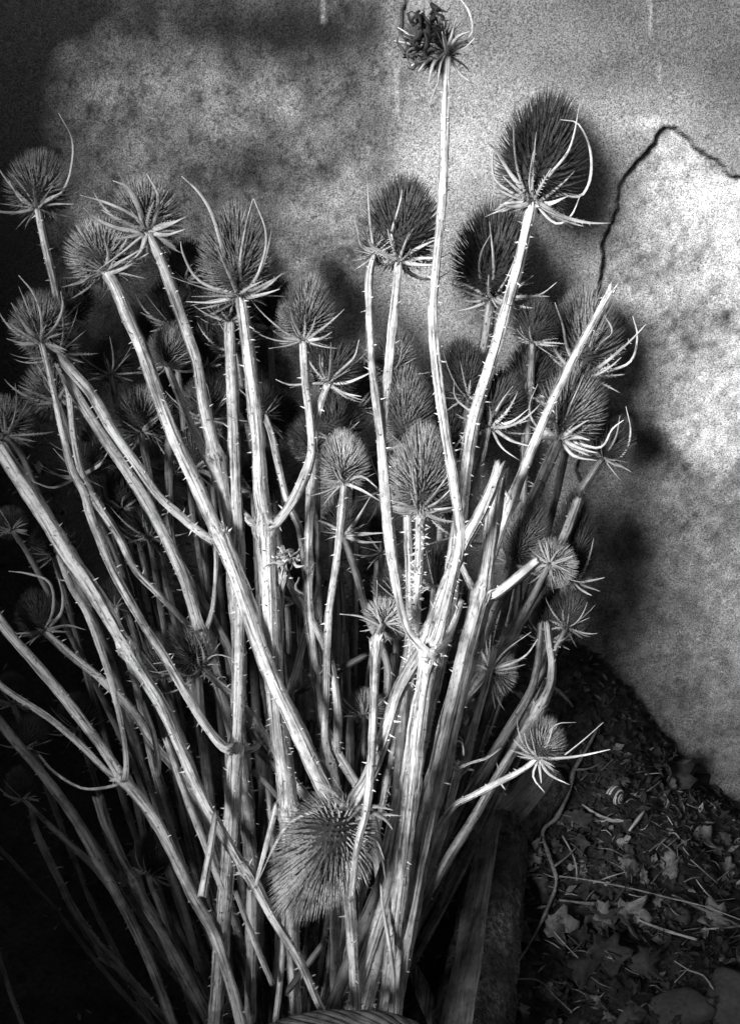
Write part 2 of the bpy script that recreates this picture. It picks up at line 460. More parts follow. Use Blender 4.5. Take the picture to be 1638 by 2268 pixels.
right_a = .265 + .20 * (big - .5) + .25 * (med - .5)
right_a *= 1 - .6 * blob(1300, 0, 480, 190) - .5 * blob(1650, 170, 210, 190) + .5 * blob(960, 420, 130, 300) + .7 * blob(1425, 268, 45, 12) - .25 * blob(1300, 160, 200, 60)
top_a = left_a * (1 - right) + right_a * right
spk = np.clip((fine - .60) * 6, 0, 1)
top_a *= 1 - .55 * spk * (1 - right * .8)
hole_a = .36 + .25 * (med - .5) + .1 * (big - .5) + .38 * (fbm(P3 * 130 + 6, 3) - .5) - .07 * np.clip((fbm(P3 * 34 + 8, 3) - .56) * 7, 0, 1) - .2 * blob(1385, 590, 60, 60) - .2 * blob(1520, 720, 110, 70) - .22 * blob(1350, 780, 60, 60)
lower_dark = 1 / (1 + np.exp(-((OY - np.interp(OX, [1300, 1400, 1440, 1500, 1535, 1600, 1640], [890, 905, 925, 992, 1048, 1046, 1010])) + wv * .5 + (med - .5) * 30 + (fine - .5) * 25) / 5))
hole_a = hole_a * (1 - .58 * lower_dark)  # undercoat darker below a jagged slanting line
edge = np.exp(-(np.abs(S + .001) / (.0008 + .0040 * fbm(P3 * 40 + 4, 3) ** 1.3)) ** 2) * .85 * np.clip(fbm(P3 * 55 + 1, 2) * 2.4 - .3, .25, 1) * np.clip((900 - OY) / 100, 0, 1)  # dirt along the flaked lip, with its shadow line painted in
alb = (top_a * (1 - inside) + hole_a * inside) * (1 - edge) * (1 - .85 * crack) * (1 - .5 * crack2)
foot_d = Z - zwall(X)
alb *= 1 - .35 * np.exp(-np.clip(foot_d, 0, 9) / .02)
alb = alb * (1 - drip * .45) + .38 * drip * .45
alb = np.clip(alb, .02, .85)
M_WALL, n, b = mat('old_render')
at_ = node(n, 'ShaderNodeAttribute', attribute_name='dirt_shade'); g = node(n, 'ShaderNodeNewGeometry')
gr = ramp(n, noise(n, g.outputs['Position'], 800, 2, .7), [(.32, .25), (.5, 1.0), (.68, 1.7)])
gr2 = ramp(n, noise(n, g.outputs['Position'], 260, 3, .7), [(.30, .68), (.5, 1.0), (.70, 1.25)])
x_ = mathn(n, 'MULTIPLY', mathn(n, 'MULTIPLY', gr, gr2), at_.outputs['Fac'])
n.links.new(x_, b.inputs['Base Color']); b.inputs['Roughness'].default_value = .95; b.inputs['Specular IOR Level'].default_value = .1
bump(n, b, gr, .5, .0006)
nx_, nz_ = len(gx), len(gz)
ii, jj = np.meshgrid(np.arange(nz_ - 1), np.arange(nx_ - 1), indexing='ij'); ii = ii.ravel(); jj = jj.ravel()
quads = np.stack([ii * nx_ + jj, ii * nx_ + jj + 1, (ii + 1) * nx_ + jj + 1, (ii + 1) * nx_ + jj], -1)
qin = (inside.ravel()[quads].mean(1) > .98)
def grid_mesh(name, verts, quads, m, attr=None, smooth=True):
    used = np.unique(quads); mp = np.full(len(verts), -1); mp[used] = np.arange(len(used))
    me = bpy.data.meshes.new(name); q = mp[quads]
    me.vertices.add(len(used)); me.vertices.foreach_set('co', verts[used].astype(np.float32).ravel())
    me.loops.add(len(q) * 4); me.loops.foreach_set('vertex_index', q.ravel().astype(np.int32))
    me.polygons.add(len(q)); me.polygons.foreach_set('loop_start', np.arange(len(q), dtype=np.int32) * 4)
    me.polygons.foreach_set('use_smooth', [smooth] * len(q))
    me.update(calc_edges=True)
    if attr is not None:
        a = me.attributes.new('dirt_shade', 'FLOAT', 'POINT'); a.data.foreach_set('value', attr[used].astype(np.float32))
    a = me.attributes.new('sc', 'FLOAT_VECTOR', 'POINT'); a.data.foreach_set('vector', verts[used].astype(np.float32).ravel())
    me.materials.append(m); return me
wall = thing('rendered_wall', 'old lime rendered wall behind the teasels, dark weathered on the left, flaking on the right', 'wall', (0, 0, 0))
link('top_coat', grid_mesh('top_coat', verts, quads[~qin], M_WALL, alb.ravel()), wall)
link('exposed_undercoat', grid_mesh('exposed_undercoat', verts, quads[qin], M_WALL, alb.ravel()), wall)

# ================================================================== GROUND
def ground_z(x, y):
    x = np.asarray(x, float); y = np.asarray(y, float)
    zw = zwall(x); d = np.clip(-y, 0, 9); wd = np.interp(x, [-.1, .12], [.12, .20])
    z = zw * np.exp(-(d / wd) ** 1.6) + np.where(zw < 0, 0, 0)
    p = np.stack([x, y, x * 0], -1)
    return z + (fbm(p * 14 + 3, 3) - .5) * .035 * np.clip(d / .03, .25, 1) + (fbm(p * 60, 2) - .5) * .008
gx2 = np.concatenate([-.45 - np.geomspace(.02, 30, 16)[::-1], np.arange(-.45, .45, .006), .45 + np.geomspace(.02, 30, 16)])
gy2 = np.concatenate([-.75 - np.geomspace(.02, 30, 16)[::-1], np.arange(-.75, .012, .006)])
X2, Y2 = np.meshgrid(gx2, gy2); Z2 = ground_z(X2, Y2)
ii, jj = np.meshgrid(np.arange(len(gy2) - 1), np.arange(len(gx2) - 1), indexing='ij'); ii = ii.ravel(); jj = jj.ravel(); k = len(gx2)
q2 = np.stack([ii * k + jj, ii * k + jj + 1, (ii + 1) * k + jj + 1, (ii + 1) * k + jj], -1)
gr_o = link('ground', grid_mesh('ground', np.stack([X2, Y2, Z2], -1).reshape(-1, 3), q2, M_SOIL)); gr_o['kind'] = 'structure'
_gxi = np.arange(-.6, .8, .004); _gyi = np.arange(-.8, .004, .004)
_gz = ground_z(*np.meshgrid(_gxi, _gyi))
_exact = ground_z
def gfast(x, y):
    i = min(max((x + .6) / .004, 0), len(_gxi) - 2); j = min(max((y + .8) / .004, 0), len(_gyi) - 2)
    a, b = int(i), int(j); f, g = i - a, j - b
    return (_gz[b, a] * (1 - f) + _gz[b, a + 1] * f) * (1 - g) + (_gz[b + 1, a] * (1 - f) + _gz[b + 1, a + 1] * f) * g
def on_ground(x, y, lift=0.0):
    d = AF + AR * ((x - 819) / 1134 * TV) + AU * ((1134 - y) / 1134 * TV)
    t = .6
    for _ in range(900):
        p = CAM + d * t
        if p.z - lift < gfast(p.x, p.y) or p.y > -.004: return p
        t += .0018
    return p
def gnormal(x, y):
    e = .01; dzx = (gfast(x + e, y) - gfast(x - e, y)) / (2 * e); dzy = (gfast(x, y + e) - gfast(x, y - e)) / (2 * e)
    return Vector((-dzx, -dzy, 1)).normalized()

# ---- unseen wall added behind the camera, top shaped to shade foot and left
def shade_wall():
    YW = -1.42
    edge = [(at(-260, -700, -.2)), at(-150, 300, -.2), at(80, 950, -.22), at(360, 1460, -.30), at(560, 1880, -.36), at(700, 2160, -.42), at(900, 2260, -.44), at(1250, 1930, -.25), at(1650, 1780, -.2), at(3200, 1780, -.2)]
    top = []
    for p in edge:
        k = (YW - p.y) / sun_dir.y; q = p + sun_dir * k; top.append((q.x, q.z))
    for k in range(len(top)-1):
        pass
    th = thing('shade_wall', 'unseen dark wall added behind the camera, its sloping top shaped to shade the bundle', 'wall', (0, YW, 0))
    xs0 = top[0][0] - 1.6; courses = .11; rr = random.Random(5); me = None
    tx = [t[0] for t in top]; tz = [t[1] for t in top]; n = 0
    cols = np.arange(xs0, 1.4, .16); V = []; F = []
    mbk = MB(); mbk.add([Vector((-0.5, 0, -.5)), Vector((.5, 0, -.5)), Vector((.5, 0, .5)), Vector((-.5, 0, .5)), Vector((-0.5, -1, -.5)), Vector((.5, -1, -.5)), Vector((.5, -1, .5)), Vector((-.5, -1, .5))],
        [(0, 3, 2, 1), (4, 5, 6, 7), (0, 1, 5, 4), (1, 2, 6, 5), (2, 3, 7, 6), (3, 0, 4, 7)]); bm_ = mbk.mesh('shade_wall_block', M_SHADE_WALL, False)
    z = -.1
    mbc = MB()
    for x in cols:
        zt = float(np.interp(x + .08, tx, tz)); z = -.1
        mbc.add([Vector((x, -.02, -.1)), Vector((x + .16, -.02, -.1)), Vector((x + .16, -.02, float(np.interp(x + .16, tx, tz)))), Vector((x, -.02, float(np.interp(x, tx, tz)))),
                 Vector((x, -.18, -.1)), Vector((x + .16, -.18, -.1)), Vector((x + .16, -.18, float(np.interp(x + .16, tx, tz)))), Vector((x, -.18, float(np.interp(x, tx, tz))))],
                [(0, 1, 2, 3), (5, 4, 7, 6), (3, 2, 6, 7)])
        while z < zt - .06:
            h = .11; o = link('shade_wall_block', bm_, th)
            o.location = (x + .08 + rr.uniform(-.01, .01), rr.uniform(-.01, .008), z + h / 2); o.scale = (.15, .2, .10); o.rotation_euler = (0, rr.uniform(-.03, .03), 0); z += h
    link('shade_wall_fill', mbc.mesh('shade_wall_fill', M_SHADE_WALL, False), th)
shade_wall()
# ---- leaves
def leaf_mesh(kind, seed, m):
    rr = random.Random(seed); n = 26; mb = MB()
    out = []
    for i in range(n):
        a = 2 * math.pi * i / n; u = a - math.pi
        if kind == 'lobed':      # five-pointed ivy or maple-like outline
            r = .66 + .34 * abs(math.cos(2.5 * (a) + .3 * math.sin(a + seed))) ** .9; r *= 1 - .45 * math.exp(-(u / .35) ** 2)
        elif kind == 'oval': r = 1 / math.sqrt(math.cos(a) ** 2 + (math.sin(a) / .5) ** 2)
        elif kind == 'torn': r = (.35 + .65 * abs(math.sin(a * 1.5 + seed)) ** .7) * (.6 if math.cos(a + seed) > .2 else 1)
        else: r = (.45 + .55 * rr.random()) * (.6 + .4 * abs(math.cos(a)))
        r *= rr.uniform(.74, 1.1); out.append((r * math.cos(a), r * math.sin(a)))
    c1, c2, tw = rr.choice((-1, 1)) * rr.uniform(.7, 2.0), rr.uniform(-.9, 1.1), rr.uniform(-.7, .7)
    def h(x, y): return c1 * y * y * .7 + c2 * x * x * .45 + tw * x * y + .13 * math.sin(x * 6 + y * 3 + seed) + .10 * abs(y) + .06 * math.sin(y * 9 + seed)
    V = [Vector((0, 0, h(0, 0)))]
    for f in (.35, .7, 1):
        for x, y in out: V.append(Vector((x * f, y * f, h(x * f, y * f) + (rr.uniform(-.05, .05) if f == 1 else 0))))
    F = []
    for i in range(n): F.append((0, 1 + i, 1 + (i + 1) % n))
    for k in (0, 1):
        o = 1 + k * n
        for i in range(n): F.append((o + i, o + n + i, o + n + (i + 1) % n, o + (i + 1) % n))
    nV = len(V); V += [v - Vector((0, 0, .025)) for v in V]; F += [tuple(reversed([i + nV for i in f])) for f in F]
    o = 1 + 2 * n
    for i in range(n): F.append((o + i, o + nV + i, o + nV + (i + 1) % n, o + (i + 1) % n))
    mb.add(V, F)
    tube(mb, [(Vector((-1 * .55, 0, h(-.55, 0) - .01)), .03), (Vector((-1.0, .05, h(-1, 0) + .1)), .025), (Vector((-1.5, .12, .2)), .02)], 5, 0, seed=seed)
    return mb.mesh('dead_leaf', m)
PLACES = (('beside the log', 1140, 2010), ('near the snail shell', 1358, 1775), ('below the curved husk', 1380, 1870), ('at the foot of the bare wall', 1590, 1800),
    ('along the long thin straw', 1400, 2010), ('by the bottom right stones', 1530, 2220), ('at the bottom edge left of the stones', 1270, 2220), ('high on the dark heap', 1310, 1520),
    ('on the heap under the bare wall', 1470, 1680), ('around the upper ivy stem', 1235, 1870), ('at the right edge of the litter', 1620, 2010), ('below the lone starry head', 1230, 1780), ('in the middle of the litter', 1450, 1920), ('below the blunt stick', 1440, 2110), ('beside the lower ivy stem', 1190, 2120))
def place_of(x, y): return min(PLACES, key=lambda q: (q[1] - x) ** 2 + (q[2] - y) ** 2)[0]
lk = [(kd, leaf_mesh(kd, s, M_LEAF)) for s, kd in enumerate(('lobed', 'ragged', 'lobed', 'oval', 'ragged', 'lobed', 'oval', 'ragged', 'torn', 'torn', 'torn', 'ragged', 'torn', 'ragged', 'torn'))]
def put_leaf(x, y, size, mi=None, label=None, m=None, lift=.004, tilt=.45, rr=random, steep=None):
    p = on_ground(x, y) if isinstance(x, (int, float)) else x
    kd, me = lk[mi if mi is not None else rr.randrange(len(lk))]
    nn = gnormal(p.x, p.y); nn = (nn + Vector((rr.gauss(0, tilt), rr.gauss(0, tilt) - .35, 0))).normalized()
    q = nn.to_track_quat('Z', 'Y').to_matrix().to_4x4() @ Matrix.Rotation(rr.uniform(0, 6.28), 4, 'Z')
    o = thing('dead_leaf', label or '%s %s leaf %s %s' % ({'dead_leaf': 'dull grey', 'dead_leaf_pale': 'pale', 'dead_leaf_dark': 'blackish'}[(m or M_LEAF).name], {'lobed': 'small lobed', 'oval': 'small oval', 'ragged': 'ragged crumpled', 'torn': 'narrow torn'}[kd], 'lying' if lift < .005 else 'resting loosely', place_of(*proj(p))), 'leaf', (0, 0, 0), None if label else 'dead leaves lying in the litter', me)
    o.matrix_basis = Matrix.Translation(p + Vector((0, 0, lift + size * .12))) @ q @ Matrix.Scale(size, 4)
    if m is not None: o.material_slots[0].link = 'OBJECT'; o.material_slots[0].material = m
    return o
rl = random.Random(3)
hero = [  # x, y, size(m), shape, material, label
    (1235, 2070, .021, 0, M_LEAFP, 'pale torn lobed leaf below the ivy stem, right of the log'),
    (1175, 1905, .024, 4, M_LEAFP, 'crumpled pale leaf on top of the thick log end'),
    (1390, 2050, .024, 0, M_LEAFP, 'bright folded leaf just under the long thin straw'),
    (1395, 1925, .022, 2, M_LEAFP, 'light crumpled leaf in the middle of the litter'),
    (1490, 1935, .024, 5, M_LEAFP, 'broad pale leaf right of the middle of the litter'),
    (1560, 1870, .026, 6, M_LEAFP, 'long narrow pale leaf lying flat near the foot of the wall'),
    (1335, 2050, .030, 1, M_LEAF, 'large dark maple shaped leaf under the bright folded leaf'),
    (1300, 2150, .030, 2, M_LEAF, 'big dull lobed leaf low in the litter left of centre'),
    (1500, 2040, .026, 5, M_LEAF, 'grey lobed leaf lying beneath the crossing sticks'),
    (1575, 2050, .020, 0, M_LEAFP, 'small pale leaf at the right edge beside the long stick'),
    (1200, 1985, .020, 2, M_LEAF, 'curled round leaf between the log and the ivy stem'),
    (1420, 2150, .032, 1, M_LEAF, 'wide dark lobed leaf near the bottom right stones'),
    (1340, 2130, .024, 0, M_LEAF, 'dull lobed leaf standing on edge above the lower litter'),
    (1160, 2090, .024, 4, M_LEAF, 'dead grey leaf wedged against the side of the log'),
    (1270, 1830, .022, 3, M_LEAF, 'oval brown leaf lying just left of the snail shell'),
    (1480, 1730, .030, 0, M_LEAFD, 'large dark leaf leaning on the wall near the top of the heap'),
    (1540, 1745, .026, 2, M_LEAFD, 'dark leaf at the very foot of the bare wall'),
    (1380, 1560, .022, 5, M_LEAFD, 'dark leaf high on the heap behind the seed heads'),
]
for x, y, s, mi, m, lb in hero: put_leaf(x, y, s * .82, mi, lb, m, .006, .25, rl)
for i in range(275):
    if i < 205: x = rl.uniform(1080, 1680); y = rl.uniform(1640, 2330)
    else: x = rl.uniform(1180, 1560); y = rl.uniform(1400, 1760)
    cy = np.interp(x, [c[0] for c in CONTACT], [c[1] for c in CONTACT])
    if y < cy + 12: continue
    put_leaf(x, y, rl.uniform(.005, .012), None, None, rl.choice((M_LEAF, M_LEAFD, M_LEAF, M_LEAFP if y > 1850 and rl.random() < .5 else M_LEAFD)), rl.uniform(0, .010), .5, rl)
# ---- crumbs of leaf, bark and straw: uncountable
mb = MB(); mb2 = MB()
for i in range(13000):
    x = rl.uniform(-.35, .42); y = -abs(rl.gauss(0, .2)); y = max(y, -.5)
    if x < .05 and rl.random() < .6: continue
    z = float(0)
    p = Vector((x, y, 0)); mb.c  # placed below
    a, b_ = rl.uniform(0, 6.28), rl.gauss(0, .5); L = rl.uniform(.0015, .008); wd = L * rl.uniform(.1, .6)
    d = Vector((math.cos(a), math.sin(a), b_)).normalized(); s = Vector((-math.sin(a), math.cos(a), rl.gauss(0, .4))).normalized()
    tgt = mb if rl.random() < .86 else mb2
    tgt.add([p - d * L, p + s * wd + Vector((0, 0, wd * .4)), p + d * L, p - s * wd], [(0, 1, 2), (0, 2, 3)])
for M_, mm, lb in ((mb, M_LEAFD, 'dark crumbs'), (mb2, M_LEAFP, 'pale crumbs')):
    V = np.array(M_.v); c = V.reshape(-1, 4, 3).mean(1); gz_ = ground_z(c[:, 0], c[:, 1]) + rng.uniform(.001, .008, len(c))
    V = V.reshape(-1, 4, 3); V[:, :, 2] += gz_[:, None]; M_.v = [tuple(p) for p in V.reshape(-1, 3)]
    o = thing('leaf_crumbs', 'fine %s of leaf and bark covering the soil' % lb, 'leaf litter', (0, 0, 0), None, M_.mesh('leaf_crumbs', mm, False)); o['kind'] = 'stuff'

# ---- log, sawn wood behind it, stones
def log_between(a, b, ra, rb_, name, label, split=None, seed=1, bark=M_BARK, cat='log'):
    """log with bark; split = (angle, depth): a flat split face showing pale wood"""
    ax = (b - a); L = ax.length; t = ax.normalized(); x = t.cross(Vector((0, 0, 1))).normalized(); y = x.cross(t)
    n, k = 60, 48; rr = random.Random(seed); V = []; Cc = []
    TH = np.linspace(0, 2 * np.pi, k, endpoint=False)
    for i in range(n + 1):
        u = i / n; c = a.lerp(b, u) + y * (.004 * math.sin(u * 3 + seed)); r = lerp(ra, rb_, u)
        pts = np.stack([np.cos(TH) * 3, np.sin(TH) * 3, np.full(k, u * L * 25) + seed], -1)
        nz = fbm(pts * np.array([3, 3, 1.2]), 4) - .5
        for j, th in enumerate(TH):
            q = r * (1 + .42 * nz[j]); ox, oy = math.cos(th) * q, math.sin(th) * q
            if split:
                sa, dep = split; ca, sa_ = math.cos(sa), math.sin(sa); h = ox * ca + oy * sa_
                if h > dep * r: ox -= ca * (h - dep * r) * .93; oy -= sa_ * (h - dep * r) * .93
            V.append(c + x * ox + y * oy - a); Cc.append((ox, oy, u * L))
    F = []; FS = []
    for i in range(n):
        for j in range(k):
            f = (i * k + j, i * k + (j + 1) % k, (i + 1) * k + (j + 1) % k, (i + 1) * k + j)
            th = (TH[j] + math.pi / k)
            if split and math.cos(th - split[0]) > split[1] + .03: FS.append(f)
            else: F.append(f)
    th_ = thing(name, label, cat, a)
    for nm, ff, mm in (('bark', F, bark), ('split_face', FS, M_WOOD)):
        if ff:
            used = sorted({i for f in ff for i in f}); mp = {v: i for i, v in enumerate(used)}
            mb = MB(); mb.add([V[i] for i in used], [tuple(mp[i] for i in f) for f in ff], [Cc[i] for i in used]); link(nm, mb.mesh(nm, mm), th_)
    for nm, i0, i1 in (('end_grain', 0, 0), ('end_grain', n, n)):
        mb = MB(); V2 = [V[i0 * k + j] for j in range(k)]; c = sum(V2, Vector()) / k
        mb.add(V2 + [c], [((j + 1) % k, j, k) if i0 == 0 else (j, (j + 1) % k, k) for j in range(k)]); link(nm, mb.mesh(nm, M_WOOD), th_)
    return th_
pa = on_ground(1110, 1850); pb_ = at(985, 2420, -.46)
log_between(pa + Vector((0, 0, .014)), Vector((pb_.x + .01, pb_.y, .03)), .024, .035, 'firewood_log', 'thick split log with rough bark lying beside the foot of the teasels', (R(62), .86), 4)
p1 = on_ground(1215, 1730); p2 = on_ground(1120, 1850)
log_between(p1 + Vector((0, 0, .006)), p2 + Vector((0, 0, .012)), .022, .026, 'short_log', 'short smooth piece of wood lying under the low seed head behind the log', (R(95), .75), 9, M_BARK, 'log')
def stone(x, y, sx, sy, sz, label, seed, rot=0):
    rr = random.Random(seed); p = on_ground(x, y); mb = MB(); V = []; F = []; n, k = 9, 16
    for i in range(n + 1):
        ph = math.pi * i / n
        for j in range(k):
            th = 2 * math.pi * j / k; c = math.cos(th); s = math.sin(th)
            e = .55; f = lambda v: math.copysign(abs(v) ** e, v)
            q = 1 + .12 * math.sin(3 * th + seed) * math.sin(ph)
            V.append(Vector((f(c) * f(math.sin(ph)) * sx * q, f(s) * f(math.sin(ph)) * sy * q, f(math.cos(ph)) * sz)))
    for i in range(n):
        for j in range(k): F.append((i * k + j, (i + 1) * k + j, (i + 1) * k + (j + 1) % k, i * k + (j + 1) % k))
    mb.add(V, F); o = thing('stone', label, 'stone', p, None, mb.mesh('stone', M_STONE)); o.rotation_euler = (R(8), R(-6), rot)
stone(1500, 2245, .028, .018, .012, 'low rounded grey stone half buried at the bottom right', 3, .3)
stone(1610, 2225, .022, .032, .014, 'angular stone slab at the bottom right corner', 8, -.5)
stone(1395, 2255, .014, .010, .008, 'small pale pebble at the bottom edge of the litter', 5, .9)
# ---- banded snail shell
def snail():
    p = on_ground(1358, 1775); r0 = .0088; org = p + Vector((0, 0, .006))
    light, n1, b1 = mat('shell'); a = node(n1, 'ShaderNodeAttribute', attribute_name='sc')
    sx = node(n1, 'ShaderNodeSeparateXYZ'); n1.links.new(a.outputs['Vector'], sx.inputs[0])
    wv_ = mathn(n1, 'SINE', mathn(n1, 'MULTIPLY', sx.outputs[0], 3.5), 0)
    n1.links.new(ramp(n1, wv_, [(.40, .03), (.70, .42)]), b1.inputs['Base Color']); b1.inputs['Roughness'].default_value = .35
    mb = MB(); V = []; F = []; Cc = []; n, k = 110, 20
    for i in range(n + 1):
        u = i / n; th = u * 2 * math.pi * 3.6; g = math.exp((u - 1) * 2.5); rr_ = r0 * .62 * g; cR = r0 * .50 * g; zc_ = (1 - g) * r0 * .85
        c = Vector((math.cos(th) * cR, math.sin(th) * cR, zc_)); e = Vector((math.cos(th), math.sin(th), 0))
        for j in range(k):
            a_ = 2 * math.pi * j / k; V.append(c + e * (math.cos(a_) * rr_) + Vector((0, 0, 1)) * (math.sin(a_) * rr_)); Cc.append((a_ * 2 if a_ < math.pi else (2 * math.pi - a_) * 2, u, 0))
    for i in range(n):
        for j in range(k): F.append((i * k + j, i * k + (j + 1) % k, (i + 1) * k + (j + 1) % k, (i + 1) * k + j))
    mb.add(V, F, Cc)
    o = thing('snail_shell', 'small striped snail shell lying on the leaf heap', 'snail shell', org, None, mb.mesh('snail_shell', light))
    o.rotation_euler = (R(60), R(70), R(20)); o.scale = (1.25, 1.25, 1.25)
snail()
# ---- twigs, straws, the ivy stem
def twig(label, pts, m=M_TWIG, lift=.006, name='twig', cat='twig', side=(), sides=8, lumpy=.10):
    Pp = []
    for q in pts:
        p = on_ground(q[0], q[1]); p = p + Vector((0, 0, lift + (q[3] if len(q) > 3 else 0))); Pp.append((p, upp(p.y) * q[2] * .5))
    org = Pp[0][0].copy(); pr = catmull(Pp, .004); mb = MB()
    tube(mb, pr, sides, .08, org, lump=lumpy, seed=cnt[0] % 50, jag=.0006); cnt[0] += 1
    if not side: return thing(name, label, cat, org, None, mb.mesh(name, m))
    th = thing(name, label, cat, org); link('stem', mb.mesh('stem', m), th)
    for s in side:
        Ps = [(on_ground(q[0], q[1]) + Vector((0, 0, lift + .002)), upp(-.2) * q[2] * .5) for q in s]
        mb = MB(); tube(mb, catmull(Ps, .004), 7, .08, org, lump=lumpy, jag=.0006); link('side_shoot', mb.mesh('side_shoot', m), th)
def c3(*a): return [(989.6 + .3958 * x, 1620.9 + .3958 * y, ww) for x, y, ww in a]
twig('knobbly ivy stem winding down the litter from the low seed head', c3((850, 20, 5), (765, 180, 8), (700, 290, 10), (680, 390, 10), (605, 550, 10), (530, 625, 9), (560, 750, 9), (605, 900, 9), (565, 1035, 9), (470, 1230, 7), (340, 1430, 6)), M_TWIG, .014, 'ivy_stem', 'ivy stem',
     [c3((700, 290, 6), (780, 285, 5), (860, 250, 3)), c3((595, 830, 5), (660, 780, 4), (720, 720, 3)), c3((540, 690, 5), (510, 700, 4), (500, 680, 3))], lumpy=.14)
twig('long thin pale straw crossing the litter to the right edge', c3((620, 905, 3), (800, 930, 4), (1000, 970, 4), (1250, 1030, 4), (1420, 1070, 3), (1640, 1150, 3)), M_TWIGP, .02, 'straw', 'straw')
twig('thick pale stick lying level below the long straw', c3((620, 1000, 6), (800, 1020, 9), (960, 1018, 10)), M_TWIG, .012)
twig('blunt stick pointing down right under the folded leaf', c3((1060, 1110, 5), (1200, 1165, 8), (1385, 1220, 7)), M_TWIGP, .012)
twig('short straight straw right of the broad pale leaf', c3((1350, 800, 3), (1430, 870, 4), (1500, 930, 4)), M_TWIGP, .018, 'straw', 'straw')
twig('short bright straw slanting down from the torn lobed leaf', c3((590, 1190, 4), (650, 1260, 4), (725, 1340, 3)), M_TWIGP, .015, 'straw', 'straw')
twig('crooked thin twig near the bottom right stones', c3((1260, 1340, 3), (1350, 1395, 4), (1420, 1420, 5), (1480, 1500, 4)), M_TWIGP, .012)
twig('curved flat husk below the snail shell', c3((750, 455, 4), (830, 510, 8), (920, 545, 10), (1020, 545, 6)), M_TWIGP, .010, 'husk', 'husk')
twig('short upright pale splinter right of the curved husk', c3((1010, 612, 4), (1050, 560, 9), (1095, 500, 8)), M_TWIGP, .012, 'splinter', 'splinter')
twig('thin bent shoot left of the middle of the litter', c3((640, 640, 4), (690, 730, 4), (715, 800, 4), (720, 890, 4)), M_TWIGP, .012)
twig('straight twig slanting beside the thin bent shoot', c3((810, 905, 3), (900, 870, 4), (1010, 835, 3)), M_TWIGP, .012)
twig('dark stick lying along the right edge of the litter', c3((1250, 970, 6), (1400, 1040, 9), (1500, 1085, 9), (1640, 1150, 8)), M_TWIG, .012)
twig('thin dark stick at the foot of the log', c3((250, 1440, 5), (380, 1425, 6), (510, 1435, 6), (600, 1520, 5), (695, 1610, 5)), M_TWIG, .008)
twig('stick poking from the heap towards the bare wall', c3((480, -310, 6), (540, -230, 7), (640, -150, 7), (700, -80, 6)), M_TWIG, .012)
twig('pale bare twig crossing level near the right edge', c3((1420, 1170, 4), (1520, 1165, 5), (1640, 1150, 5)), M_TWIGP, .014)
for i in range(130):
    x = rl.uniform(1120, 1640); y = rl.uniform(1700, 2260)
    if y < np.interp(x, [c[0] for c in CONTACT], [c[1] for c in CONTACT]) + 15: continue
    a = rl.uniform(-.9, .9); L = rl.uniform(20, 60); tm = rl.choice((M_TWIG, M_TWIG, M_TWIGP))
    o = twig('%s %s twig %s %s' % ('pale' if tm is M_TWIGP else 'dark', 'tiny' if L < 33 else ('short' if L < 47 else 'longer thin'), 'lying level' if abs(a) < .3 else ('slanting down right' if a > 0 else 'slanting up right'), place_of(x, y)), [(x, y, 2.5), (x + L * .5 * math.cos(a), y + L * .5 * math.sin(a) + rl.uniform(-6, 6), 3.5), (x + L * math.cos(a), y + L * math.sin(a), 2.5)], tm, rl.uniform(.004, .012), sides=5)
    o['group'] = 'short twigs scattered in the litter'

# ================================================================== TEASELS
rf0 = random.Random(4)
S = stalk
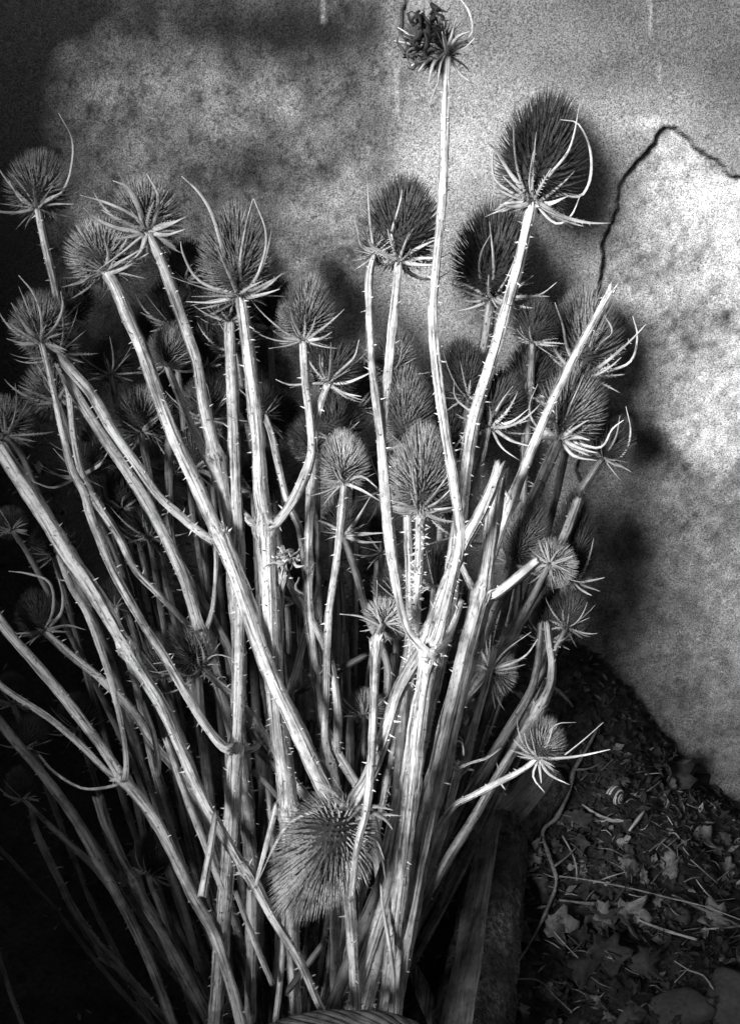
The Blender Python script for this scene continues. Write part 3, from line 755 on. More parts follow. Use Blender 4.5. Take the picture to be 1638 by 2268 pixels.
# front, bright
S('tallest stalk, its dark torn seed head reaching the top edge of the photo',
  [(850, 2268, 34), (865, 2150, 38), (885, 1950, 38), (905, 1780, 38), (928, 1600, 38), (951, 1460, 36), (972, 1400, 24), (1000, 1280, 22), (1016, 1190, 20), (1000, 1050, 20), (985, 950, 20), (966, 800, 19), (958, 690, 18), (964, 600, 16), (976, 450, 17), (985, 250, 16), (990, 120, 14)],
  (.15, -1.6), [(88, 58, -48, -30, 'd', 1, [([(990, 112), (1015, 80), (1040, 70)], 12, -.01), ([(990, 112), (1020, 92), (1048, 100)], 11, .01), ([(988, 110), (1000, 70), (1025, 45)], 12, .01), ([(985, 112), (930, 90), (880, 60)], 12, .01), ([(985, 112), (950, 130), (925, 160)], 14, -.02), ([(985, 115), (960, 140), (948, 185)], 14, -.03), ([(985, 112), (930, 118), (890, 130)], 13, -.02), ([(985, 110), (925, 100), (872, 90)], 13, -.01), ([(985, 112), (935, 130), (905, 150)], 12, -.02), ([(988, 115), (975, 140), (968, 185)], 10, -.02), ([(990, 118), (960, 100), (925, 92)], 9, -.01), ([(988, 118), (1000, 80), (1010, 40)], 11, -.03), ([(990, 118), (1020, 100), (1045, 70), (1035, 20), (1010, -10)], 5, .01), ([(985, 128), (975, 170), (962, 200), (950, 235)], 6, -.005), ([(995, 128), (1020, 165), (1048, 186)], 6, .005), ([(1000, 118), (1030, 105), (1050, 84)], 5, -.01), ([(990, 120), (985, 95), (978, 70)], 12, -.035)])],
  [dict(p=[(951, 1452, 20), (925, 1425, 18), (900, 1390, 18), (880, 1310, 18), (864, 1200, 24), (852, 1080, 24), (843, 967, 17), (830, 860, 16), (822, 804, 15), (818, 700, 15), (818, 610, 14), (828, 564, 12)], t=(-.5, -.1), h=(60, 48, 0, -50, 'm', 2, [([(828, 560), (818, 480), (812, 365)], 7, -.01), ([(826, 562), (800, 545), (790, 505)], 6, -.01)])),
   dict(p=[(852, 1085, 16), (846, 967, 16), (853, 880, 16), (862, 800, 16), (872, 700, 17), (882, 580, 15)], t=(-.3, -.05), h=(165, 92, 6, -18, 'd', 3, [([(880, 575), (868, 520), (880, 470), (888, 440), (890, 420)], 9, -.02), ([(884, 575), (895, 545), (905, 515)], 10, -.03), ([(878, 572), (850, 560), (825, 545), (815, 530)], 11, -.02), ([(886, 572), (925, 550), (965, 530)], 10, -.02), ([(886, 578), (930, 572), (985, 572)], 9, -.015)])),
   dict(p=[(955, 1452, 18), (985, 1420, 16), (1005, 1380, 14), (1022, 1330, 12)], t=(-.6, -.1))],
  [1455], dens=330)
S('upside down stalk with cut top, the big round head hanging at the bottom centre',
  [(1106, 1028, 23), (1092, 1071, 22), (1060, 1144, 24), (1028, 1200, 25), (973, 1334, 25), (937, 1436, 25), (882, 1534, 26), (857, 1610, 28), (815, 1720, 30), (775, 1791, 32)],
  (-.05, -.3), [(262, 136, 213, 8, 'l', 0, [([(770, 1800), (700, 1797), (640, 1825), (605, 1880), (575, 1945)], 11, -.02), ([(778, 1800), (815, 1850), (835, 1865), (850, 1903)], 9, -.03), ([(775, 1800), (800, 1840), (830, 1845)], 5, -.03)])],
  nodes=[1410], dens=420, foot=False, top='torn', pb=1.1)
S('thick bright stalk with a broken top and one stubby side arm to the right',
  [(870, 2268, 32), (890, 2120, 38), (915, 1980, 40), (945, 1830, 42), (975, 1700, 42), (1005, 1560, 42), (1035, 1430, 44), (1062, 1330, 42), (1070, 1300, 30), (1085, 1200, 30), (1098, 1100, 30), (1108, 1042, 28)],
  (.0, .1), br=[dict(p=[(1072, 1322, 22), (1092, 1318, 21), (1121, 1299, 21), (1160, 1266, 21), (1190, 1240, 20)], t=(.08, .0), d=60), dict(p=[(1056, 1318, 16), (1040, 1290, 13), (1028, 1265, 12), (1015, 1230, 12)], t=(.1, .2))],
  nodes=[1320], dens=120, top='torn')
S('thorny bright stalk ending in the largest dark egg shaped head upper right',
  [(800, 2268, 32), (838, 2120, 36), (872, 1980, 36), (900, 1830, 36), (925, 1680, 36), (952, 1540, 35), (980, 1400, 34), (1003, 1260, 34), (1019, 1144, 33), (1030, 1035, 30), (1048, 925, 27), (1095, 772, 24), (1126, 663, 23), (1148, 590, 22), (1169, 499, 21), (1180, 448, 20)],
  (.35, .55), [(205, 104, 12, -12, 'd', 0, [([(1180, 445), (1130, 385), (1095, 330), (1078, 316)], 10, -.02), ([(1178, 445), (1130, 425), (1095, 395), (1090, 345), (1100, 310)], 7, -.01), ([(1182, 445), (1215, 390), (1260, 330), (1283, 232)], 12, -.02), ([(1184, 450), (1240, 430), (1290, 430), (1308, 350), (1280, 275), (1240, 265)], 8, .01), ([(1176, 448), (1120, 450), (1090, 465), (1095, 410)], 8, -.01), ([(1186, 452), (1230, 495), (1262, 480), (1285, 430)], 7, .0), ([(1178, 440), (1172, 400), (1180, 335)], 8, -.03), ([(1174, 450), (1140, 458), (1105, 452)], 14, -.02), ([(1186, 452), (1220, 450), (1262, 432)], 14, -.02)])],
  dens=700)
S('long straight dead stalk with no head, its cut tip pointing over the bare patch',
  [(960, 1700, 20), (985, 1590, 20), (1030, 1420, 20), (1070, 1290, 20), (1102, 1200, 20), (1135, 1108, 19), (1172, 1009, 18), (1208, 918, 17), (1248, 834, 15), (1318, 706, 14), (1356, 642, 17)],
  (.25, .5), nodes=[1112], dens=140, top='torn')
S('stout very bright stalk left of centre forking into three at mid height',
  [(655, 2268, 26), (648, 2050, 32), (640, 1850, 36), (632, 1740, 37), (618, 1630, 37), (605, 1461, 37), (598, 1315, 38), (588, 1180, 38), (585, 1150, 30), (575, 1090, 27), (569, 986, 26), (561, 877, 24), (551, 785, 23), (540, 694, 22), (533, 655, 20)],
  (.12, .02), [(190, 90, -6, -22, 'm', 1, [([(528, 650), (505, 600), (480, 545)], 12, -.04), ([(536, 648), (532, 580), (545, 500), (560, 440)], 8, -.03), ([(545, 650), (575, 600), (590, 520), (562, 440)], 8, -.02), ([(525, 650), (465, 635), (430, 610), (405, 560), (400, 535)], 9, -.01), ([(525, 658), (470, 670), (412, 668)], 8, -.01), ([(545, 655), (590, 635), (625, 605)], 9, -.01), ([(545, 660), (590, 650), (620, 640)], 8, -.02), ([(500, 570), (468, 470), (440, 425), (402, 390)], 9, -.01)])],
  [dict(p=[(584, 1166, 20), (562, 1160, 17), (536, 1133, 15), (507, 1097, 15), (488, 1065, 13), (475, 1010, 11)], t=(.1, .35)),
   dict(p=[(592, 1166, 20), (612, 1158, 19), (650, 1105, 20), (676, 1050, 19), (690, 1000, 17), (686, 930, 16), (676, 850, 16), (671, 755, 15)], t=(.05, .12), h=(135, 68, 6, -25, 'm', 2, [([(670, 750), (650, 710), (642, 680)], 7, -.03), ([(668, 752), (630, 748), (605, 733)], 9, -.02), ([(675, 752), (710, 750), (735, 735)], 9, -.02), ([(668, 755), (640, 765), (595, 772)], 7, -.02)]))],
  [1162, 1800], dens=420)
S('straight ribbed stalk between the two brightest forked stalks at left centre',
  [(478, 2254, 36), (498, 1977, 38), (510, 1819, 38), (519, 1665, 38), (524, 1640, 24), (531, 1498, 24), (529, 1315, 24), (525, 1170, 24), (521, 1100, 24), (518, 986, 24), (514, 840, 23), (508, 712, 21)],
  (.05, .22), [(150, 72, 4, -30, 'd', 2)],
  [dict(p=[(515, 1660, 22), (496, 1656, 21), (456, 1608, 20), (412, 1535, 20), (365, 1455, 20), (317, 1382, 19), (250, 1262, 19), (219, 1187, 19), (200, 1140, 20), (186, 1089, 19), (160, 1041, 16), (138, 950, 14), (118, 859, 13), (92, 760, 11)], t=(.02, .1), d=250, h=(110, 70, -12, -40, 'm', 3, [([(92, 755), (60, 725), (25, 670)], 11, -.02), ([(94, 750), (92, 700), (75, 650), (42, 610)], 7, -.02), ([(96, 755), (125, 720), (140, 680), (135, 645)], 9, -.02), ([(92, 758), (50, 760), (15, 750)], 9, -.01)])),
   dict(p=[(524, 1660, 18), (545, 1664, 14), (572, 1650, 13), (600, 1618, 12)], t=(.1, .4), d=80)],
  [1657], dens=330)
S('brightest diagonal stalk running from the upper left head down to the big round head',
  [(790, 2268, 26), (772, 2000, 28), (752, 1840, 32), (736, 1790, 34), (704, 1720, 35), (660, 1621, 34), (609, 1516, 34), (572, 1425, 34), (536, 1315, 34), (502, 1222, 33), (488, 1190, 28), (474, 1162, 27), (437, 1078, 27), (390, 976, 26), (350, 877, 25), (310, 768, 24), (284, 712, 24), (255, 639, 24), (234, 602, 22)],
  (.0, .05), [(115, 84, -16, -42, 'l', 2, [([(232, 600), (180, 625), (138, 636)], 12, -.02), ([(236, 598), (275, 575), (325, 545)], 8, -.03), ([(236, 598), (240, 560), (228, 520)], 8, -.02), ([(240, 604), (280, 590), (330, 560)], 12, -.01), ([(238, 610), (290, 650), (320, 690)], 10, .01)])],
  [dict(p=[(490, 1196, 20), (470, 1196, 19), (440, 1176, 18), (401, 1143, 18), (350, 1096, 18), (310, 1038, 20), (255, 961, 21), (204, 873, 22), (153, 815, 21), (128, 785, 18)], t=(.05, .2), d=300, h=(95, 66, -30, -45, 'm', 0)),
   dict(p=[(480, 1205, 10), (479, 1260, 10), (476, 1310, 11), (470, 1353, 11), (459, 1390, 12)], t=(.3, .3), d=60)],
  [1195], dens=420)
S('pale stalk whose starry head with white bracts stands highest on the left',
  [(530, 1600, 28), (530, 1440, 28), (520, 1300, 28), (508, 1180, 28), (493, 1078, 28), (480, 1018, 28), (470, 975, 22), (450, 890, 20), (436, 800, 19), (412, 730, 19), (383, 650, 19), (350, 566, 19), (326, 513, 17)],
  (.25, .02), [(120, 84, -14, -48, 'm', 3, [([(322, 508), (305, 450), (285, 415), (250, 400)], 13, -.02), ([(328, 508), (345, 480), (350, 430), (325, 385)], 12, -.02), ([(320, 514), (260, 505), (215, 485), (185, 460)], 13, -.01), ([(330, 512), (370, 500), (412, 480)], 11, -.01), ([(330, 516), (370, 520), (410, 508)], 10, -.01), ([(318, 520), (270, 560), (215, 600)], 10, -.03), ([(325, 520), (310, 560), (275, 590)], 14, -.03), ([(322, 508), (300, 480), (240, 450), (178, 432)], 9, -.01)])],
  [dict(p=[(484, 1035, 18), (463, 1023, 17), (440, 975, 15), (419, 932, 15), (390, 862, 14), (370, 812, 13)], t=(.2, .3), h=(88, 52, 2, -30, 'm', 1))],
  [1020], dens=420)
S('slender stalk at left, its dark head nearest the top left corner',
  [(520, 1640, 22), (500, 1560, 24), (481, 1500, 26), (448, 1410, 26), (438, 1385, 24), (415, 1305, 24), (390, 1242, 24), (328, 1114, 24), (277, 1034, 23), (219, 950, 22), (160, 859, 20), (128, 800, 18)],
  (.35, .25), [],
  [dict(p=[(444, 1398, 14), (423, 1390, 13), (401, 1368, 13), (350, 1315, 14), (303, 1267, 16), (262, 1187, 18), (219, 1120, 18), (182, 1050, 16), (164, 968, 14), (155, 877, 17), (142, 785, 17), (132, 700, 16), (118, 620, 15), (97, 530, 14), (84, 462, 14)], t=(.4, .22), h=(112, 74, -4, -30, 'm', 1, [([(86, 458), (110, 445), (135, 428), (155, 385), (160, 310), (130, 250)], 6, .01), ([(82, 458), (50, 445), (20, 400)], 8, -.01), ([(88, 458), (120, 452), (165, 452)], 6, -.01), ([(88, 452), (112, 440), (136, 426)], 12, -.02)]))],
  [1398], dens=420)
S('broad stalk rising from bottom centre to the left edge, the thickest on the left side',
  [(712, 2234, 20), (664, 2128, 22), (605, 2036, 24), (560, 1955, 28), (543, 1928, 26), (528, 1911, 24), (456, 1783, 26), (405, 1666, 27), (365, 1571, 28), (303, 1473, 31), (233, 1355, 33), (204, 1307, 34), (146, 1223, 36), (91, 1132, 36), (45, 1060, 34), (0, 990, 32)],
  (-.25, .12), nodes=[1928, 1440], dens=200)
S('thinner stalk passing through the fork at the dark lower left of the bundle',
  [(532, 2260, 28), (510, 2174, 26), (474, 2064, 26), (430, 1992, 26), (365, 1857, 26), (328, 1795, 25), (276, 1730, 26), (262, 1712, 22), (219, 1644, 22), (146, 1546, 22), (80, 1470, 21), (18, 1400, 22), (-30, 1330, 22)],
  (.0, .1), br=[dict(p=[(275, 1728, 13), (280, 1700, 12), (273, 1626, 13), (248, 1517, 15), (219, 1426, 16), (190, 1353, 16), (157, 1298, 15), (130, 1230, 14)], t=(-.02, .1), d=100),
     dict(p=[(268, 1730, 14), (235, 1706, 13), (182, 1652, 14), (109, 1590, 15), (15, 1528, 14), (-40, 1480, 12)], t=(.08, .3), d=200),
     dict(p=[(262, 1738, 7), (225, 1746, 7), (182, 1746, 7), (120, 1710, 7), (87, 1673, 6)], t=(.05, .2), d=60)],
  nodes=[1722], dens=200)
S('prickly stalk with a long bracted head low at the left edge',
  [(500, 1960, 20), (470, 1850, 22), (437, 1772, 22), (401, 1717, 22), (346, 1652, 22), (292, 1571, 20), (219, 1498, 18), (164, 1455, 18), (100, 1398, 15)],
  (.35, .3), [(90, 60, -25, -30, 'd', 2, [([(100, 1395), (118, 1350), (110, 1290), (60, 1270), (20, 1265)], 8, -.01), ([(104, 1393), (135, 1360), (140, 1320), (130, 1280)], 9, -.01), ([(106, 1395), (150, 1385), (190, 1395)], 7, -.01), ([(98, 1398), (60, 1402), (20, 1405)], 8, -.01)])],
  m='p', dens=900)
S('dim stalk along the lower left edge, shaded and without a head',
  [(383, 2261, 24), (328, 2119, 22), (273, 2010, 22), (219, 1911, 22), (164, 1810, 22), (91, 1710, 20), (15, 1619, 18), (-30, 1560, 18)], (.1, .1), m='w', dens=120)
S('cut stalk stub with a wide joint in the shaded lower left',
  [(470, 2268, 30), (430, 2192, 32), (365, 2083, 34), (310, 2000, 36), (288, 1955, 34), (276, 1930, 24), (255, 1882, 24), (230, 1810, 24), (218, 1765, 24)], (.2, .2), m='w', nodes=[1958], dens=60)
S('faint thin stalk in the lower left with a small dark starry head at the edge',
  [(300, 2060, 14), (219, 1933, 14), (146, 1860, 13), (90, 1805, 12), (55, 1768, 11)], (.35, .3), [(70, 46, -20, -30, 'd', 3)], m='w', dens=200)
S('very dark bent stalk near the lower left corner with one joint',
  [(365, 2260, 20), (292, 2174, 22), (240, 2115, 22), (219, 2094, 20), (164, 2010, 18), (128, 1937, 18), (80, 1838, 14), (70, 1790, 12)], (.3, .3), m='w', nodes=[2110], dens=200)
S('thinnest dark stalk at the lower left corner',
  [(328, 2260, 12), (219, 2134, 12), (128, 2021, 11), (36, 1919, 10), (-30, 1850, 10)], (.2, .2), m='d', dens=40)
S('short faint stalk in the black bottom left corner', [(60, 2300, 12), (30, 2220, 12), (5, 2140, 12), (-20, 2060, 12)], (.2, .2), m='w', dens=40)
# centre
S('straight stalk in front of the centre gap with dark round head leaning right',
  [(860, 2268, 20), (850, 2050, 22), (838, 1900, 22), (815, 1790, 22), (722, 1621, 20), (707, 1534, 20), (695, 1443, 20), (684, 1352, 19), (682, 1206, 18), (687, 1097, 17), (690, 1030, 17), (695, 968, 16), (707, 906, 16), (727, 848, 14)],
  (.5, .15), [(95, 62, 28, -35, 'd', 0, [([(728, 845), (755, 820), (785, 790), (795, 752)], 11, -.02), ([(730, 848), (765, 848), (800, 835), (830, 820)], 8, -.01), ([(725, 848), (680, 850), (640, 852), (610, 840)], 7, -.01), ([(724, 842), (710, 810), (708, 785)], 8, -.02), ([(728, 850), (760, 870), (800, 878)], 8, -.01)])], nodes=[1262, 1500], dens=260)
S('middle stalk carrying the small round pale head below the two dark ones',
  [(745, 2200, 24), (742, 1900, 24), (738, 1720, 26), (733, 1700, 22), (720, 1640, 16), (724, 1540, 16), (726, 1425, 16), (729, 1352, 15), (744, 1242, 15), (755, 1133, 15), (760, 1072, 14)],
  (.5, .15), [(115, 64, -2, -35, 'l', 1, [([(758, 1070), (720, 1062), (690, 1048)], 8, -.02), ([(764, 1070), (800, 1085), (845, 1112)], 8, -.02), ([(762, 1068), (800, 1055), (835, 1080)], 7, -.01), ([(755, 1074), (735, 1095), (715, 1120)], 8, -.02)])], nodes=[1692], dens=300)
S('very thorny stalk under the tall pale egg shaped head at the centre right',
  [(830, 2150, 26), (858, 1960, 26), (880, 1780, 24), (898, 1600, 22), (914, 1440, 20), (919, 1352, 20), (926, 1242, 20), (930, 1135, 20)],
  (.55, .3), [(175, 88, 4, -12, 'l', 3, [([(928, 1125), (915, 1060), (910, 975)], 8, -.03), ([(935, 1125), (965, 1090), (1000, 1040)], 12, -.03), ([(925, 1128), (890, 1115), (845, 1105)], 10, -.02), ([(936, 1128), (970, 1110), (1010, 1070)], 9, -.03), ([(936, 1132), (975, 1128), (1015, 1122)], 10, -.02), ([(925, 1134), (895, 1138), (865, 1132)], 9, -.02)])], dens=2200, pb=1.3)
S('stalk hidden behind the tall pale head with an upper dim egg shaped head',
  [(900, 1500, 20), (905, 1300, 18), (902, 1130, 16), (900, 985, 15)], (.75, .55), [(165, 74, -2, -8, 'm', 2)], dens=600)
S('hidden stalk whose small spiky head peeps between the twin thin stems',
  [(830, 1400, 14), (860, 1150, 14), (868, 950, 13), (868, 822, 12)], (.8, .6), [(80, 56, 6, -25, 'm', 0)], dens=300)
S('short cut stem with fluffy bright head, its end hanging over the big head',
  [(781, 1993, 15), (791, 1878, 16), (810, 1799, 18), (820, 1700, 19), (824, 1621, 19), (830, 1498, 20), (836, 1424, 22), (842, 1400, 19), (850, 1384, 16)],
  (-.55, -.05), [(52, 62, 40, -60, 'l', 2, [([(846, 1388), (800, 1366), (752, 1360)], 6, -.02), ([(846, 1388), (835, 1350), (835, 1285)], 5, -.02)])], nodes=[1424], dens=120, foot=False)
S('dark thorny stalk just left of the bright upper right stalk with a round dark head',
  [(960, 1500, 22), (990, 1330, 24), (1020, 1150, 24), (1035, 1000, 24), (1048, 911, 24), (1062, 816, 23), (1077, 743, 22), (1088, 663, 20)],
  (.55, .8), [(180, 96, 3, -12, 'd', 1, [([(1090, 655), (1092, 580), (1083, 490)], 9, -.03), ([(1086, 656), (1062, 610), (1065, 560), (1085, 520)], 8, -.02), ([(1084, 658), (1040, 635), (1000, 620)], 9, -.01), ([(1082, 662), (1045, 668), (1000, 655)], 8, -.01), ([(1084, 664), (1050, 680), (1005, 690)], 8, -.01), ([(1100, 660), (1140, 640), (1180, 610)], 9, -.01), ([(1102, 664), (1160, 660), (1200, 650), (1232, 625)], 6, .01), ([(1096, 655), (1120, 620), (1140, 570)], 10, -.03)])], m='w', dens=1300, pb=1.2)
S('stalk with a head of wide white bracts low on the right, dark prickly neck beneath',
  [(930, 2010, 20), (965, 1850, 24), (1000, 1650, 24), (1040, 1510, 24), (1080, 1390, 24), (1122, 1275, 24), (1157, 1160, 24), (1201, 1057, 24), (1226, 1000, 22), (1237, 972, 20)],
  (.4, .72), [(165, 92, 18, -18, 'm', 3, [([(1236, 965), (1225, 930), (1215, 925)], 12, -.03), ([(1240, 965), (1262, 900), (1292, 830)], 7, -.02), ([(1244, 968), (1270, 950), (1302, 930)], 14, -.03), ([(1244, 972), (1275, 968), (1305, 975)], 15, -.03), ([(1232, 970), (1205, 970), (1175, 975)], 14, -.03), ([(1246, 972), (1290, 985), (1330, 990), (1355, 950), (1380, 930)], 7, -.01), ([(1230, 965), (1185, 940), (1172, 900), (1190, 850)], 8, -.01), ([(1242, 978), (1270, 1010), (1320, 1020)], 9, -.02), ([(1236, 960), (1232, 900), (1240, 850)], 7, -.02)])], dens=1300, pb=1.2, m='w')
S('stalk almost hidden by the long cut stem, dark head against the flaked edge',
  [(1190, 1250, 16), (1240, 1060, 16), (1270, 920, 15), (1286, 835, 14)],
  (.9, .85), [(175, 92, 6, -10, 'm', 2, [([(1284, 830), (1255, 770), (1245, 720), (1228, 670)], 9, -.02), ([(1280, 832), (1230, 800), (1200, 760), (1198, 715)], 8, -.01), ([(1292, 832), (1340, 800), (1380, 765)], 8, -.02), ([(1294, 836), (1350, 820), (1395, 800), (1410, 745), (1400, 700)], 7, .0), ([(1290, 828), (1330, 760), (1355, 735), (1335, 695)], 8, -.03)])], dens=600, m='w')
S('rightmost stalk, its dim head bent over with curling bracts against the darker wall',
  [(1200, 1500, 20), (1222, 1340, 22), (1241, 1200, 22), (1274, 1109, 20), (1310, 1050, 16), (1335, 1015, 14)],
  (.75, .95), [(95, 56, 32, -20, 'd', 1, [([(1335, 1015), (1375, 1010), (1395, 960), (1385, 900)], 6, .0), ([(1338, 1012), (1362, 970), (1372, 920)], 7, -.02)])], dens=400, m='w')
S('stalk between the two slanting bright ones with a dark head above white bracts',
  [(1010, 1330, 16), (1040, 1160, 16), (1062, 1030, 15), (1080, 945, 14)],
  (.6, .6), [(125, 76, 24, -25, 'd', 3, [([(1086, 935), (1110, 890), (1135, 855)], 12, -.03), ([(1088, 940), (1130, 935), (1170, 905)], 9, -.02), ([(1078, 935), (1040, 910), (1008, 880), (1005, 840)], 7, -.01), ([(1088, 945), (1130, 975), (1180, 990)], 8, -.02), ([(1088, 948), (1110, 990), (1150, 1020)], 7, -.01)])], dens=500)
S('hidden stalk with dark head just right of the tallest stalk', [(985, 1350, 14), (1010, 1100, 14), (1030, 950, 13), (1036, 880, 12)], (.85, .6), [(115, 62, -8, -15, 'd', 0)], dens=300, m='w')
S('dark stalk behind, head half hidden right of the bright white bracted one', [(1120, 1400, 14), (1150, 1150, 14), (1160, 960, 13), (1168, 880, 12)], (.9, .75), [(120, 62, 8, -15, 'd', 1)], dens=300, m='w')
# lower right group
S('grey stalk slanting up right in front of a starry head near the dark heap',
  [(880, 2100, 20), (935, 1850, 22), (985, 1650, 22), (1022, 1560, 24), (1084, 1474, 26), (1139, 1393, 27), (1180, 1325, 28), (1222, 1240, 24), (1250, 1180, 20), (1280, 1100, 18)],
  (.35, .55), [], [dict(p=[(1140, 1392, 14), (1180, 1320, 14), (1205, 1270, 13), (1216, 1250, 12)], t=(.45, .4), h=(42, 64, 70, -62, 'm', 2)),
    dict(p=[(1015, 1570, 14), (1060, 1510, 14), (1086, 1486, 13)], t=(.42, .38), h=(40, 66, 100, -60, 'm', 0, [([(1086, 1482), (1130, 1470), (1165, 1450), (1190, 1415)], 7, -.02), ([(1086, 1480), (1120, 1440), (1175, 1400)], 8, -.02)]))],
  nodes=[1405], dens=200, m='w')
S('thin dim stalk at right carrying the lone starry head over the log',
  [(900, 2060, 16), (960, 1860, 15), (1005, 1787, 14), (1041, 1767, 13), (1108, 1732, 13), (1160, 1704, 12), (1190, 1680, 12)],
  (.2, .1), [(88, 64, 22, -30, 'm', 3, [([(1192, 1678), (1215, 1640), (1230, 1605), (1275, 1600)], 7, -.01), ([(1190, 1676), (1170, 1655), (1160, 1625)], 7, -.01), ([(1196, 1680), (1270, 1676), (1350, 1660)], 8, -.02), ([(1250, 1672), (1290, 1640), (1335, 1600)], 5, .0), ([(1190, 1686), (1180, 1720), (1205, 1755)], 7, -.02), ([(1194, 1686), (1215, 1715), (1260, 1738)], 8, -.02), ([(1186, 1680), (1150, 1668), (1130, 1662)], 7, -.01), ([(1194, 1690), (1195, 1710), (1198, 1735)], 9, -.02)])], dens=200)
S('bent flattened stalk curving round at the right of the bundle above the log',
  [(900, 2110, 18), (940, 2000, 20), (990, 1906, 20), (1049, 1811, 20), (1100, 1720, 20), (1139, 1656, 19), (1190, 1572, 22), (1216, 1520, 20), (1221, 1470, 17), (1216, 1430, 16), (1212, 1380, 14)], (.1, .35), dens=100, nodes=[1572], m='w')
S('dim narrow stalk running parallel just left of the bent flattened one',
  [(880, 2120, 18), (950, 1930, 18), (1010, 1800, 18), (1066, 1706, 18), (1121, 1619, 18), (1175, 1528, 17), (1192, 1455, 15), (1198, 1380, 14)], (.3, .55), m='w', dens=100)
S('thin stalk with a curly dried leaf halfway at the right of the thick centre stems',
  [(900, 2060, 18), (925, 1997, 18), (981, 1839, 18), (1012, 1712, 18), (1030, 1690, 17), (1055, 1583, 14), (1077, 1510, 13), (1095, 1440, 12)],
  (.15, .35), [], [dict(p=[(1014, 1705, 5), (1000, 1670, 5), (1005, 1645, 5), (1022, 1645, 5), (1026, 1672, 4)], t=(.1, .1), d=0), dict(p=[(1020, 1700, 5), (1040, 1690, 5), (1075, 1680, 5), (1110, 1655, 4)], t=(.1, .15), d=0), dict(p=[(1012, 1708, 5), (990, 1690, 4), (975, 1670, 4), (985, 1655, 3)], t=(.08, .05), d=0)], nodes=[1705], dens=100)
S('thick pale stalk just right of the big round head, split open lower down',
  [(735, 2234, 30), (790, 2095, 30), (842, 1957, 30), (862, 1880, 28), (880, 1760, 26), (890, 1640, 26), (900, 1500, 26), (915, 1400, 22)], (.2, .45), dens=40, m='w', ridge=.2)
S('bleached flat stalk leaning at the lower centre right of the bundle',
  [(779, 2234, 34), (815, 2110, 36), (850, 2000, 34), (880, 1860, 34), (905, 1700, 30), (925, 1560, 28), (945, 1480, 26)], (.05, .3), dens=30, ridge=.16)
S('narrow dry stem blade curving beside the bottom right stems',
  [(866, 2254, 14), (868, 2160, 16), (858, 2080, 13), (846, 2010, 9), (842, 1960, 5)], (-.1, -.1), dens=0, m='p')
# left centre fill
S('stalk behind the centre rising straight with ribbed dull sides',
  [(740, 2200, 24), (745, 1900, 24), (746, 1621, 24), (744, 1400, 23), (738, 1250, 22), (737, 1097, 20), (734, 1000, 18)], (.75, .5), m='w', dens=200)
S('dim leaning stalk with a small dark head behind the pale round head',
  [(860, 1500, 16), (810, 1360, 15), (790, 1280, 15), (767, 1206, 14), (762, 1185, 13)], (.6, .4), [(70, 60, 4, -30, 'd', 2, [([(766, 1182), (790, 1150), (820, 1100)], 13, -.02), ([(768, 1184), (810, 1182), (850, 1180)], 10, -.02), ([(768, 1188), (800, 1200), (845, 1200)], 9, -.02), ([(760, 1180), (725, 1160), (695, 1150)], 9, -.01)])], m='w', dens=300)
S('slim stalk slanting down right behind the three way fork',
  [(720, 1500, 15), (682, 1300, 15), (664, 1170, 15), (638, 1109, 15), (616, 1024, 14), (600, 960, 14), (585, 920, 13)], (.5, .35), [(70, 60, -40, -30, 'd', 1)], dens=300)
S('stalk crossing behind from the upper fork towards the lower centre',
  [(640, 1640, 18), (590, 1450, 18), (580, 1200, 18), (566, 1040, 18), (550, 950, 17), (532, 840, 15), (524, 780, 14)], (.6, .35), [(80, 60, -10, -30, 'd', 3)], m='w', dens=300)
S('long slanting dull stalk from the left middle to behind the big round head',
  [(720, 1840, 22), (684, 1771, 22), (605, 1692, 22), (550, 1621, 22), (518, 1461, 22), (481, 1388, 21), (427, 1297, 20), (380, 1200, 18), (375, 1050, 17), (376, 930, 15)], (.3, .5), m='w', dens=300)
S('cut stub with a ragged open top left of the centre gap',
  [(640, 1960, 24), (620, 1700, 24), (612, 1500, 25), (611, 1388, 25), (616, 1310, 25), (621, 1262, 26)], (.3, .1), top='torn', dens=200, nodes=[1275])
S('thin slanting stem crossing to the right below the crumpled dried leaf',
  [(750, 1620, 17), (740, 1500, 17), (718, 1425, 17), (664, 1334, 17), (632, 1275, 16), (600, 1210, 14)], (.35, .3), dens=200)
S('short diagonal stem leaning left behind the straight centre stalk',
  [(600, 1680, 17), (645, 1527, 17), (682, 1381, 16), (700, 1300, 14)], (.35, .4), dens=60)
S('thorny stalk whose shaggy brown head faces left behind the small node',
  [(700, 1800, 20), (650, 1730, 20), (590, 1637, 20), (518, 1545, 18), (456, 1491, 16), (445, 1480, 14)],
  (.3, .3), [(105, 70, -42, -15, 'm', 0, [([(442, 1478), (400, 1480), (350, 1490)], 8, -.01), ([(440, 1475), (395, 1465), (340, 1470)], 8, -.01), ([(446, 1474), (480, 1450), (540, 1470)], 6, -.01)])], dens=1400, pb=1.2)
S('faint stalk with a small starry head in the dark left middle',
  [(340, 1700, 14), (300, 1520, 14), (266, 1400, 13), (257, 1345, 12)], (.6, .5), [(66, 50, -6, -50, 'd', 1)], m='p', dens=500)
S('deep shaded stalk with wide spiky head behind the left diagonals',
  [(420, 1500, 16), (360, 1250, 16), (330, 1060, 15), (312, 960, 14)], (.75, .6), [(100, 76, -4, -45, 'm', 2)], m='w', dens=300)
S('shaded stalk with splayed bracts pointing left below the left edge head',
  [(330, 1500, 15), (230, 1200, 15), (170, 1000, 14), (130, 890, 13)], (.7, .4), [(95, 76, -30, -50, 'm', 3)], m='w', dens=300)
